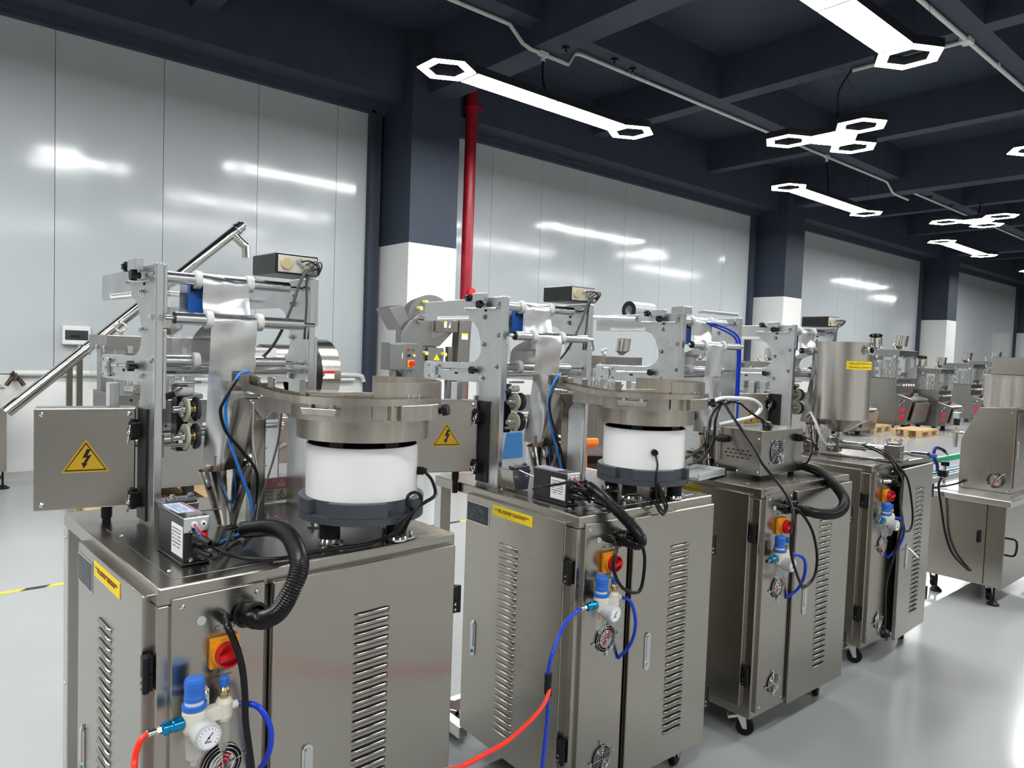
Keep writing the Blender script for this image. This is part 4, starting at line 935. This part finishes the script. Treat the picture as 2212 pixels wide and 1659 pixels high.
# white tray and tubing lying on the third machine behind the box
t = tag(G().box(-.16, .08, -.05, .09, 0, .012).box(-.16, .08, -.05, -.044, .012, .03).box(.074, .08, -.05, .09, .012, .03).box(-.16, .08, .084, .09, .012, .03).out('tray', mat('clear white tray', rgb(206, 210, 210), .2), None, .002), 'shallow whitish plastic tray on the third machine table beside the fan box', 'tray')
t.location = on(M3, (.035, .29, 1.046)); t.rotation_euler = (0, 0, R(8))
# ---------------------------------------------------------------- piston filler with tall tank on the fourth machine
t = thing('tank_filler', 'piston filler with tall brushed steel tank and yellow label on the fourth machine', 'filling machine', on(M4, (.200, .283, 1.0424)), R(M4[1]))
G().lathe([(.032, .128), (.142, .200), (.142, .606), (.148, .606), (.148, .612), (.139, .612), (.139, .21), (.03, .14)], n=64).out('tank', TANKST, t)
a = R(-102); d = V((cos(a), sin(a), 0)); q = V((0, 0, .572)) + d * .135
n = G().lathe([(.016, 0), (.016, .030), (.025, .031), (.025, .038), (.017, .038), (.017, .01)], q, d, 24).out('side_spout', POLISH, t); G().cyl(q + d * .012, q + d * .016, .0165, 18).out('spout_bore', DARK, n)
lb = G()
for k in range(12):
    a0, a1 = R(-146 + 5.9 * k), R(-146 + 5.9 * (k + 1)); r = .1427
    lb.add([(r * cos(a0), r * sin(a0), .468), (r * cos(a1), r * sin(a1), .468), (r * cos(a1), r * sin(a1), .512), (r * cos(a0), r * sin(a0), .512)], [(0, 1, 2, 3)])
lb.out('tank_label', YELLOW, t)
lp_ = [c for c in t.children if c.name.startswith('tank_label')][0]
for i, s_ in enumerate(('Please confirm', 'material before use', 'Please clean up', 'before the device')):
    aa = R(-146 + 70.8 * (.24 if i % 2 == 0 else .66)); nn = V((cos(aa), sin(aa), 0))
    text(s_, .0098, mat('brown print', rgb(120, 60, 20), .5), lp_, facing(nn, nn * .1432 + V((0, 0, .500 if i < 2 else .481))))
G().cyl((0, 0, .085), (0, 0, .132), .020, 18).lathe([(.020, .100), (.032, .102), (.032, .112), (.020, .114)], n=20).box(-.048, -.028, -.006, .006, .100, .113).box(.026, .044, -.01, .01, .098, .115).out('tri_clamp', POLISH, t)
ax = V((.22, -.975, -.02)).normalized(); B0 = V((.0, .02, .056)); A_ = MX.Translation(B0) @ MX.Rotation(R(12.7), 4, 'Z')
G().cbox((0, 0, 0), (.075, .062, .078), A_).out('valve_block', STEEL, t, .002)
v = G().cyl((-.0380, 0, 0), (-.0425, 0, 0), .020, 20, None, True, A_).cyl((-.0425, 0, 0), (-.0445, 0, 0), .010, 16, None, True, A_).out('valve_cap', CHROME, t)
G().cyl((.01, -.03, .0), (.01, -.145, .0), .0225, 20, None, True, A_).cyl((.01, -.145, .0), (.01, -.155, .0), .027, 20, None, True, A_).cyl((.01, -.155, -.005), (.01, -.25, -.005), .0115, 14, None, True, A_).out('piston_cylinder', POLISH, t)
for q in (-.012, .03): G().cyl((q, -.12, .012), (q, -.27, .012), .004, 8, None, True, A_).out('tie_rod', CHROME, t)
G().cbox((.01, -.29, -.008), (.088, .080, .072), A_).cbox((.01, -.29, .034), (.05, .05, .014), A_).out('clamp_block', STEEL, t, .003)
for q, w_ in ((-.02, -.262), (.04, -.262), (-.02, -.318), (.04, -.318)): G().cyl((q, w_, .026), (q, w_, .050), .004, 8, None, True, A_).cyl((q, w_, .050), (q, w_, .056), .009, 10, None, True, A_).out('wing_bolt', CHROME, t)
G().cyl((.01, -.32, -.01), (.01, -.37, -.01), .009, 14, None, True, A_).cyl((.01, -.37, -.01), (.01, -.445, -.01), .016, 20, None, True, A_).cyl((.01, -.445, -.01), (.01, -.455, -.01), .019, 6, None, True, A_).out('air_cylinder', CHROME, t)
G().cyl((.01, -.455, -.01), (.01, -.485, -.01), .013, 14, None, True, A_).out('blue_cap', mat('navy blue plastic', rgb(58, 70, 150), .35), t)
G().box(-.05, .07, -.22, .06, .0006, .010, A_ @ MX.Translation((0, 0, -.056))).box(-.06, .08, -.35, -.22, .0006, .016, A_ @ MX.Translation((0, 0, -.056))).out('base_rail', STEEL, t, .002)
G().lathe([(.012, 0), (.022, .004), (.022, .012), (.014, .016), (.018, .022), (.018, .03), (.008, .034)], (-.036, .012, .052), (-1, .3, 0), 16).out('hose_joint', POLISH, t)
cable(t, [(-.07, .02, .054), (-.10, .03, .07), (-.125, .04, .12), (-.12, .07, .18), (-.08, .12, .22), (-.05, .16, .20)], .009, TUBEC, 'silicone_tube')
cable(t, [V(p) - V((.205, .30, 1.0415)) for p in ((.24, .16, 1.11), (.215, .10, 1.10), (.19, .05, 1.09), (.175, .0, 1.062), (.18, -.03, 1.03), (.225, -.06, .962), (.245, -.08, .833), (.262, -.08, .75), (.235, -.08, .708), (.188, -.075, .71), (.135, -.07, .745))], .0055, CABLE, 'sensor_lead')
cable(t, [V(p) - V((.205, .30, 1.0415)) for p in ((.23, .18, 1.112), (.20, .12, 1.10), (.165, .05, 1.085), (.15, .0, 1.06), (.155, -.03, 1.02), (.155, -.065, .958), (.115, -.075, .873), (.04, -.125, .769), (.0, -.11, .612), (-.015, -.09, .477), (-.005, -.09, .312), (.0, -.09, .27))], .0055, CABLE, 'mains_lead')
plug((-.205, -.39, -.805), (0.1, -.3, -1)).out('mains_plug', BLACKP, t)
# ---------------------------------------------------------------- desktop filling machine at the right edge
t = thing('filling_machine', 'steel filling machine with sloped housing and barrel at the right edge', 'filling machine', (5.342, 1.402, 0), 0)
w_, d_ = 1.05, .46
G().box(0, w_, 0, d_, .13, .665).out('cabinet', STEEL, t, .004)
G().box(-.03, w_ + .03, -.03, d_ + .03, .665, .705).out('tray_top', mat('bright steel tray', (.72, .71, .69), .28, 1.0), t, .004)
G().box(-.004, 0, .105, .108, .14, .66).out('door_gap', DARK, t)
G().prism(stadium(.024, .085), 'x', -.012, 0).out('recess_grip', BLACKP, t, .003).location = (0, .145, .445)
G().tube([(.03, 0, .35), (.03, -.05, .36), (.03, -.055, .45), (.03, 0, .46)], .007, 8, 4).out('pull_handle', BLACKP, t)
for x, y in ((.07, .06), (w_ - .07, .06), (.07, d_ - .06), (w_ - .07, d_ - .06)):
    G().lathe([(0, 0), (.036, 0), (.036, .008), (.016, .03), (.007, .034), (.007, .13)], (x, y, 0), n=16).out('levelling_foot', RUBBER, t)
    caster(t, x + .08, y + .05, False)
hx = .285
prof = [(.06, .706), (.375, .706), (.375, 1.04), (.365, 1.065), (.275, 1.27), (.06, 1.285)]
hs = G().prism(prof, 'x', hx, w_ - .1).out('housing', STEEL, t, .004)
finger_guard(hs, (hx - .002, .15, .785), .054, 45, True, rot=SIDE)
for y, z in ((.08, .72), (.35, .72), (.08, 1.25)): put('screw', SCREW, hs, (hx, y, z), NX)
G().box(hx + .03, w_ - .14, .052, .060, .74, 1.24).out('side_door', STEEL, hs, .003)
flush_handle(hs, (hx + .045, .052, 1.0), None)
G().cyl((hx, .335, .755), (hx - .02, .335, .755), .010, 12).out('cable_gland', BLACKP, hs)
cable(t, [(hx - .02, .335, .755), (hx - .10, .36, .735), (hx - .20, .42, .715), (hx - .28, .46, .715), (hx - .31, .47, .77)], .007, CABLE, 'mains_lead')
cable(t, [(-.05, .37, .80), (-.06, .38, .74), (-.05, .36, .6), (-.03, .33, .42), (-.03, .28, .30), (-.012, .20, .22), (0, .18, .21)], .008, CABLE, 'foot_lead')
G().lathe([(.0, 1.27), (.215, 1.27), (.215, 1.485), (.225, 1.487), (.225, 1.497), (.21, 1.497), (.21, 1.30)], (hx + .30, .12, 0), n=56).out('hopper_barrel', TANKST, t)
G().box(hx + .18, hx + .62, -.08, .27, 1.497, 1.62).out('hopper_lid_box', STEEL, t, .003)
G().cyl((.88, .60, .92), (.88, .60, .985), .016, 14, .022).cyl((.88, .60, .985), (.88, .60, 1.06), .020, 14).cyl((.88, .60, 1.06), (.88, .60, 1.10), .012, 12).out('filling_nozzle', CHROME, t)
G().cbox((.88, .60, 1.165), (.045, .045, .05)).out('nozzle_cylinder', ALUR, t, .003)
G().cyl((.88, .60, 1.09), (.88, .60, 1.14), .022, 12).out('nozzle_collar', BLACKP, t)
G().box(.80, .90, .375, .59, 1.03, 1.045).out('nozzle_arm', STEEL, t, .002)
G().lathe([(.012, 0), (.014, .02), (.028, .022), (.030, .034), (.0, .042)], (.80, .375, 1.09), (-.35, .9, .1), 16).out('stop_button', REDP, t)
# conveyor beyond it
t = thing('belt_conveyor', 'narrow conveyor with green guide rail behind the filling machine', 'conveyor', (5.30, 2.02, 0), 0)
G().box(0, 2.6, 0, .16, .66, .705).out('belt_bed', ALUR, t, .003)
G().box(0, 2.6, .02, .14, .7055, .71).out('belt', mat('blue grey belt', rgb(70, 96, 140), .4), t)
G().box(0, 2.6, .15, .18, .755, .80).out('guide_rail', mat('green guide strip', rgb(18, 160, 104), .35), t, .004)
G().box(0, 2.6, -.02, .0, .735, .75).out('guide_rail', mat('pale green strip', rgb(140, 214, 170), .35), t, .003)
for x in (.1, 2.5): G().box(x, x + .04, .02, .06, 0, .66).box(x, x + .04, .10, .14, 0, .66).out('leg', STEEL, t, .002)
g = G(); g.cyl((.64, -.05, .46), (.64, -.05, .80), .010, 12); g.out('clamp_rod', CHROME, t)
G().cbox((.64, -.04, .74), (.055, .06, .05)).cbox((.64, -.05, .60), (.045, .04, .04)).cyl((.64, -.05, .80), (.64, -.05, .83), .03, 8).out('rod_clamp', BLACKP, t, .004)
cable(t, [(.0, .0, .72), (-.06, -.04, .70), (-.08, -.05, .62), (-.07, -.05, .5), (-.05, .0, .40)], .010, CABLE, 'motor_lead')
lp = [(.61, -.01, .755), (.60, -.01, .80), (.56, -.01, .835), (.525, -.01, .87), (.52, -.01, .91), (.56, -.01, .935), (.63, -.01, .925), (.71, -.01, .905), (.78, -.01, .875)]
P = crom(lp, 3); lc = mat('navy blue plastic', rgb(58, 70, 150), .35)
hs = G()
for i, q in enumerate(P[:-2]): hs.sphere(q, .0125, 10, 6)
hs.out('jointed_coolant_hose', mat('dark blue segments', rgb(30, 36, 120), .35), t, kind='stuff')
G().cyl(P[-3], P[-1] + (P[-1] - P[-3]) * .6, .011, 10, .005).out('nozzle_tip', mat('orange tip', rgb(240, 110, 50), .4), t)
t = None
# ---------------------------------------------------------------- rotary tablet presses and other machines by the wall
BGST = mat('grey stainless sheet', (0.36, 0.345, 0.32), 0.32, 1.0, noise=(0.33, 0.31, 0.285), nscale=2.0, rvar=.05)
WOODP = mat('pallet wood', rgb(206, 176, 132), .7, noise=rgb(176, 142, 98), nscale=4, nmap=(2, 14, 14))
def pallet(x, y, w, d, label, z=.13):
    t = thing('wooden_pallet', label, 'pallet', (x, y, 0), 0, 'wooden pallets under machines')
    n = 5; pw = w / (n + (n - 1) * .5)
    for k in range(n): G().box(pw * 1.5 * k, pw * 1.5 * k + pw, 0, d, z - .022, z).out('plank', WOODP, t, .002)
    for k in range(3):
        y0 = (d - .09) * k / 2
        G().box(0, w, y0, y0 + .09, z - .042, z - .022).out('plank', WOODP, t, .002)
        for q in range(3): x0 = (w - .11) * q / 2; G().box(x0, x0 + .11, y0, y0 + .09, .016, z - .042).out('block', WOODP, t, .002)
        G().box(0, w, y0, y0 + .09, 0, .016).out('plank', WOODP, t, .002)
    return t
def tablet_press(x, y, label, s=1.0, z=0.0, cups=1, feet=True, hand=True):
    t = thing('tablet_press', label, 'tablet press', (x, y, z), 0, 'rotary tablet presses along the wall'); t.scale = (s, s, s)
    z0 = .09 if feet else .02
    if feet:
        for q in ((.05, .33), (.62, .33), (.05, .88), (.62, .88)): G().box(q[0], q[0] + .08, q[1], q[1] + .08, 0, z0).out('foot', GREYP, t, .004)
    else: G().box(.03, .72, .31, .97, 0, .02).out('foot', GREYP, t)
    b = G().box(0, .75, .28, 1.0, z0, .92).out('base_cabinet', BGST, t, .006)
    G().box(-.004, 0, .40, .88, z0 + .08, .86).out('side_panel', BGST, b, .002)
    for k in range(7): G().box(-.010, -.004, .46, .56, .30 + .03 * k, .31 + .03 * k).out('louvre', BGST, b, .002)
    c = G().prism([(0.28, z0 + .03), (.10, z0 + .03), (.0, .56), (.04, .585), (.28, .66)], 'x', .0, .72).out('control_console', BGST, t, .006)
    G().box(.05, .67, .03, .055, .16, .52, MX.Translation((0, .05, .12)) @ MX.Rotation(R(11.5), 4, 'X') @ MX.Translation((0, -.05, -.12))).out('console_door', BGST, c, .004)
    G().prism([(.30, .30), (.36, .30), (.33, .352)], 'y', .036, .04).out('warning_sign', YELLOW, c)
    finger_guard(c, (-.002, .17, .50), .045, 45, rot=SIDE)
    for q in (.26, .38): G().cyl((-.001, .15, q), (-.03, .15, q), .036, 14).out('stop_button', mat('pink red button', rgb(214, 30, 64), .35), c)
    for q, mm in ((.28, REDP), (.40, BLACKP), (.50, CHROME), (.60, CHROME)): G().cyl((q, .17, .622), (q, .155, .665), .018, 10).out('button', mm, c)
    G().box(.10, .24, .09, .19, .61, .635, MX.Rotation(R(0), 4, 'X')).out('display', PLATE, c)
    for k in range(5):
        q = .14 + .11 * k; h = G().cyl((q, .28, .80), (q, .23, .80), .014, 10).sphere((q, .22, .80), .026, 10, 6).out('hand_knob', CHROME, t)
    for k in range(4): G().cyl((.16 + .12 * k, .28, .87), (.16 + .12 * k, .272, .87), .012, 10).out('dial', BLACKP, t)
    # turret chamber with clear guards
    G().box(.03, .72, .82, 1.0, .92, 1.30).out('rear_housing', BGST, t, .004)
    for q in ((.05, .33), (.62, .33), (.05, .88), (.62, .88)): G().box(q[0], q[0] + .07, q[1], q[1] + .07, .92, 1.30).out('post', BGST, t, .003)
    G().lathe([(0, .93), (.24, .93), (.24, .98), (.19, .99), (.19, 1.04), (.26, 1.05), (.26, 1.11), (.18, 1.12), (.18, 1.18), (.23, 1.19), (.23, 1.24), (0, 1.25)], (.375, .64, 0), n=28).out('turret', POLISH, t)
    p = G()
    for k in range(12):
        a = 2 * pi * k / 12; p.cyl((.375 + .21 * cos(a), .64 + .21 * sin(a), .98), (.375 + .21 * cos(a), .64 + .21 * sin(a), 1.20), .013, 8)
    p.out('punches', CHROME, t, kind='stuff')
    g = G().prism([(.30, .93), (.18, .93), (.18, .96), (.28, 1.03), (.36, 1.03)], 'y', .22, .32).out('tablet_chute', POLISH, t, .002)
    for xa, xb, ya, yb, in ((-.03, .78, .245, .250), (-.03, -.025, .25, 1.0), (.775, .78, .25, 1.0)): G().box(xa, xb, ya, yb, .925, 1.30).out('acrylic_guard', PLEXI, t)
    l = G().box(-.03, .78, .25, 1.03, 1.30, 1.42).out('top_housing', BGST, t, .006)
    for q in (.12, .55): G().box(q, q + .045, .235, .252, 1.27, 1.33).out('guard_clip', CHROME, l, .003)
    for q in (.30, .60): G().box(-.045, -.028, q, q + .045, 1.27, 1.33).out('guard_clip', CHROME, l, .003)
    for q in ((.10, .40), (.62, .85)): G().torus((q[0], q[1], 1.49), (0, 1, 0), .038, .011, 18, 8).cyl((q[0], q[1], 1.42), (q[0], q[1], 1.455), .018, 10).out('ring_bolt', CHROME, l)
    hs = [(.52, .45, 20)] if cups == 1 else [(.12, .72, -22), (.60, .50, 3)] if cups == 2 else [(.55, .6, 0)]
    for hx, hy, an in hs:
        a = V((sin(R(an)), -.12, cos(R(an)))).normalized()
        G().lathe([(.03, 0), (.06, .03), (.105, .06), (.105, .245), (.110, .25), (.098, .25), (.098, .08)], V((hx, hy, 1.43)) + a * .01, a, 24).out('powder_hopper', POLISH, l)
    return t
tablet_press(1.30, 6.47, 'tablet press behind the nearest machine, on a wooden pallet', 1.0, .135, 0)
pallet(1.10, 6.62, 1.1, .95, 'wooden pallet under the tablet press behind the nearest machine', .13)
tablet_press(7.99, 7.02, 'tablet press with two tilted hopper cups behind the third machine frame', 1.06, 0, 2)
tablet_press(10.95, 7.05, 'tablet press with a tilted cup seen through the fourth machine frame', 1.04, 0, 2)
tablet_press(12.9, 7.2, 'tablet press half hidden by the tall tank', 1.05, 0, 3)
tablet_press(15.05, 6.58, 'tablet press whose console with red buttons shows right of the tank', 1.0, 0, 1)
tablet_press(17.36, 6.5, 'tallest tablet press, right of the tank by the pallets', 1.31, .0, 2)
tablet_press(18.56, 6.1, 'lower tablet press before the far white column', 1.03, 0, 2)
tablet_press(22.3, 6.56, 'far tablet press, left of the barrel', 1.14, 0, 3, True)
tablet_press(25.4, 6.7, 'farthest tablet press, partly hidden by the barrel', 1.2, 0, 3, True)
pallet(16.22, 5.88, 1.0, .58, 'wooden pallet standing on the floor before the far presses', .16)
pallet(16.05, 6.75, .9, .9, 'wooden pallet on the floor left of the tallest far press', .17)
# screw conveyor
t = thing('screw_conveyor', 'long inclined polished screw conveyor tube rising behind the nearest machine', 'conveyor', (.75, 8.6, 0), 0)
a, b = V((0.0, 0, .755)), V((2.25, 0, 2.875)); d = (b - a).normalized()
G().cyl(a, b, .060, 24).out('conveyor_tube', POLISH, t)
for q in (.30, .985): c = a.lerp(b, q); G().cyl(c - d * .014, c + d * .014, .074, 22).out('tube_flange', CHROME, t)
G().cyl(b, b + d * .03, .064, 22).cyl(b + d * .03, b + d * .06, .04, 18).out('end_flange', CHROME, t)
s0 = a.lerp(b, .96); G().tube([s0, s0 + V((.09, -.02, -.09)), s0 + V((.155, -.03, -.14))], .050, 18, 2).tube([s0 + V((.15, -.03, -.125)), s0 + V((.158, -.03, -.27))], .050, 18, 0).out('spout', POLISH, t)
p = a.lerp(b, .275)
G().box(p.x - .025, p.x + .03, -.03, .03, .10, p.z - .02).out('support_post', STEEL, t, .003)
G().box(p.x - .115, p.x - .06, -.03, .03, .10, p.z - .12).out('support_post', STEEL, t, .003)
G().lathe([(0, 0), (.045, 0), (.045, .012), (.015, .035), (.010, .04), (.010, .12)], (p.x, 0, 0), n=16).out('levelling_foot', RUBBER, t)
for x in (-.03, -.75):
    for y in (0, .65):
        G().box(x - .03, x + .03, y - .03, y + .03, .17, .80).out('frame_leg', STEEL, t, .003)
        G().lathe([(0, 0), (.058, 0), (.058, .010), (.02, .035), (.010, .04), (.010, .17)], (x, y, 0), n=18).out('levelling_foot', RUBBER, t)
G().box(-.78, 0, -.025, .025, .63, .68).box(-.78, 0, .625, .675, .63, .68).box(-.06, 0, .0, .65, .63, .68).out('frame_rail', STEEL, t, .003)
G().lathe([(.10, .55), (.42, .85), (.42, 1.0), (.40, 1.0), (.40, .86), (.08, .57)], (-.40, .32, 0), n=4, a0=R(45), a1=R(405)).out('feed_hopper', STEEL, t, .003)
G().box(-.8, -.02, -.06, .70, .99, 1.01).out('hopper_lid', STEEL, t, .003)
# drum mill behind the bowl
t = thing('drum_mill', 'machine with a large round steel drum behind the first bowl feeder', 'mill', (3.05, 7.1, 0), 0)
G().box(-.25, .75, .0, .7, .30, .74).out('base_cabinet', BGST, t, .006)
G().box(-.30, .80, -.05, .75, .74, .78).out('work_top', STEEL, t, .004)
for q in ((-.2, .05), (.66, .05), (-.2, .62), (.66, .62)): G().box(q[0], q[0] + .05, q[1], q[1] + .05, 0, .30).out('leg', STEEL, t, .003)
G().lathe([(0, -.12), (.36, -.12), (.37, -.10), (.37, .14), (0, .14)], (.30, .22, 1.22), (1, .06, 0), 48).out('drum', STEEL, t)
G().lathe([(.372, -.15), (.385, -.15), (.385, -.08), (.372, -.08)], (.30, .22, 1.22), (1, .06, 0), 48).out('drum_rim', BLACKP, t)
G().lathe([(0, -.16), (.16, -.16), (.18, -.14), (.18, .30), (0, .30)], (-.10, .30, 1.34), (1, .1, 0), 32).out('motor_drum', BGST, t)
G().box(-.50, -.14, .1, .3, 1.12, 1.48).out('control_panel', PALEG, t, .006)
for q, mm in ((-.42, BLACKP), (-.32, REDP), (-.22, GREENP)): G().cyl((q, .1, 1.36), (q, .07, 1.36), .022, 12).out('push_button', mm, t)
text('OPERATING', .035, GREYINK, t, facing((0, -1, 0), (-.32, .098, 1.44)))
g = G()
for k, q in enumerate(((-.22, .0), (.10, .0), (.52, .0))): g.box(q[0], q[0] + .05, .2, .25, .78, 1.12)
g.out('drum_stand', GREYP, t)
G().box(.2, .45, -.01, .2, .78, 1.0).out('gear_housing', BLACKP, t, .006)
G().tube([(-.1, -.06, .5), (-.16, -.08, .48), (-.2, -.08, .4), (-.2, -.08, .1), (-.2, -.06, .01)], .03, 10).out('drain_hose', GREYC, t)
G().box(.24, .38, -.152, -.147, 1.18, 1.26).out('warning_label', PAPER, t); G().box(.24, .38, -.154, -.150, 1.235, 1.26).out('label_header', REDP, t)
# crusher in front of the first column
CRG = mat('grey sheet steel', (0.30, 0.30, 0.29), 0.36, 0.9, noise=(0.27, 0.27, 0.26), nscale=3)
t = thing('crusher', 'grey crusher with slanted inlet and button box before the first column', 'crusher', (4.80, 7.5, 0), 0)
G().prism([(-.18, 0), (.10, 0), (.10, 1.25), (.08, 1.50), (.07, 1.90), (.06, 1.98), (-.12, 1.85), (-.24, 1.68), (-.24, 1.25), (-.18, 1.2)], 'y', .0, .05).out('side_plate', CRG, t, .006)
G().prism([(.04, 1.56), (.36, 1.56), (.62, 1.80), (.62, 1.90), (.04, 1.95)], 'y', .05, .60).out('hopper_body', BGST, t, .01)
G().box(.08, .34, .08, .55, 1.05, 1.56).out('drive_housing', CRG, t, .006)
G().lathe([(0, 0), (.27, 0), (.27, .60), (0, .60)], (.21, .06, 1.93), (.42, 1, 0), 40).out('drum_hood', CRG, t)
G().prism([(-.37, 2.00), (-.17, 2.05), (-.08, 1.88), (-.19, 1.74)], 'y', .08, .40).out('inlet_chute', CRG, t, .005)
c = G().cyl((.02, .0, 1.88), (.02, -.03, 1.88), .05, 20).out('bearing_cap', CHROME, t); G().box(-.02, .06, -.033, -.03, 1.872, 1.888).out('cap_slot', DARK, c)
YK = mat('pale yellow knob', rgb(220, 210, 120), .3)
for q, z in ((.10, 2.10), (.02, 2.02), (.12, 1.47), (.40, 1.46)): G().cyl((q, .04, z), (q, -.03, z), .026, 10).out('yellow_knob', YK, t)
G().box(.25, .59, -.02, .05, 1.75, 1.88).out('hatch_door', STEEL, t, .006)
G().box(.37, .47, -.024, -.02, 1.80, 1.88).out('notice_label', PAPER, t); G().box(.37, .47, -.026, -.022, 1.862, 1.88).out('label_header', YELLOW, t)
G().prism([(.61, 1.90), (.80, 1.92), (.74, .60), (.56, .60)], 'y', -.03, .12).out('belt_guard', BGST, t, .006)
G().box(.64, .74, -.034, -.03, 1.66, 1.74).out('notice_label', PAPER, t); G().box(.64, .74, -.036, -.032, 1.72, 1.74).out('label_header', YELLOW, t)
G().box(.18, .42, .04, .06, 1.36, 1.54).out('rear_plate', CRG, t); G().prism([(.26, 1.385), (.36, 1.385), (.31, 1.46)], 'y', .03, .038).out('warning_sign', YELLOW, t)
b = G().box(-.52, -.14, -.22, -.02, 1.265, 1.585).out('button_box', CRG, t, .006)
G().box(-.52, -.30, -.226, -.22, 1.28, 1.57).out('box_door', CRG, b, .003); G().box(-.36, -.345, -.232, -.226, 1.40, 1.47).out('door_catch', PALEG, b)
for q, z, mm in ((-.26, 1.51, REDP), (-.19, 1.51, GREENP), (-.26, 1.44, BLACKP), (-.19, 1.44, YK)): G().cyl((q, -.22, z), (q, -.24, z), .015, 12).out('push_button', mm, b)
sw = G().box(-.275, -.185, -.23, -.22, 1.30, 1.385).out('switch_plate', ORANGE, b, .003); G().cyl((-.225, -.23, 1.342), (-.225, -.255, 1.342), .034, 16).out('rotary_knob', REDP, sw)
for x, y in ((-.46, -.18), (-.24, -.18)): G().box(x, x + .06, y, y + .06, 0, 1.265).out('leg', CRG, t, .003)
for x, y in ((.5, .05), (.5, .5), (.0, .5)): G().box(x, x + .07, y, y + .07, 0, 1.56).out('leg', CRG, t, .003)
# small items on the floor behind the second machine
t = thing('pallet_scale', 'orange scale head with dark display on its stand behind the second machine', 'scale', (4.26, 4.25, 0), R(-20)); t.scale = (.95, .95, .94)
OR = mat('orange plastic housing', rgb(246, 128, 24), .4)
G().prism([(-.16, .90), (.14, .86), (.17, .78), (-.10, .80), (-.17, .84)], 'x', -.20, .20, MX.Rotation(R(0), 4, 'Z')).out('scale_head', OR, t, .015)
G().box(-.15, .15, -.14, .06, .872, .885, MX.Translation((0, 0, .013)) @ MX.Rotation(R(-7), 4, 'X')).out('display', PLATE, t)
G().box(-.16, .16, -.04, .10, .36, .82).out('column', OR, t, .02)
G().prism([(-.14, .0), (.12, .0), (.10, .36), (-.05, .40), (-.10, .30)], 'x', -.14, .14).out('foot', OR, t, .02)
t = thing('fibre_drum', 'dark brown round drum behind the second bowl feeder', 'drum', (5.02, 4.75, 0), 0)
G().lathe([(0, 0), (.30, 0), (.30, .60), (.29, .615), (0, .625)], n=32).out('drum_body', mat('dark brown fibreboard', rgb(56, 42, 36), .5), t)
G().lathe([(.302, .53), (.308, .53), (.308, .60), (.302, .60)], n=32).out('rim_band', mat('dark iron band', rgb(40, 34, 32), .35, .8), t)
t = thing('grey_cabinet', 'grey stand with a plain blue panel seen under the second machine frame', 'cabinet', (4.88, 6.0, 0), 0)
G().prism([(-.02, 0), (.48, 0), (.42, .72), (.14, .72)], 'y', 0, .4).out('stand', mat('grey painted sheet', rgb(140, 144, 148), .45), t, .01)
G().prism([(.09, .36), (.38, .36), (.36, .64), (.14, .64)], 'y', -.012, 0).out('blue_panel', mat('blue panel', rgb(40, 98, 150), .4), t, .006)
t = thing('bright_case', 'pale steel case standing low behind the second machine table', 'case', (3.45, 3.35, 0), 0)
G().box(0, .55, 0, .5, .06, .66).out('case_body', mat('bright satin steel', (.74, .73, .71), .35, 1.0), t, .005)
G().box(.02, .53, .02, .48, .66, .67).out('case_lid', mat('bright satin steel', (.74, .73, .71), .35, 1.0), t, .003)
for x in (.05, .45):
    for y in (.05, .4): G().cyl((x, y, 0), (x, y, .06), .025, 12).out('foot', RUBBER, t)
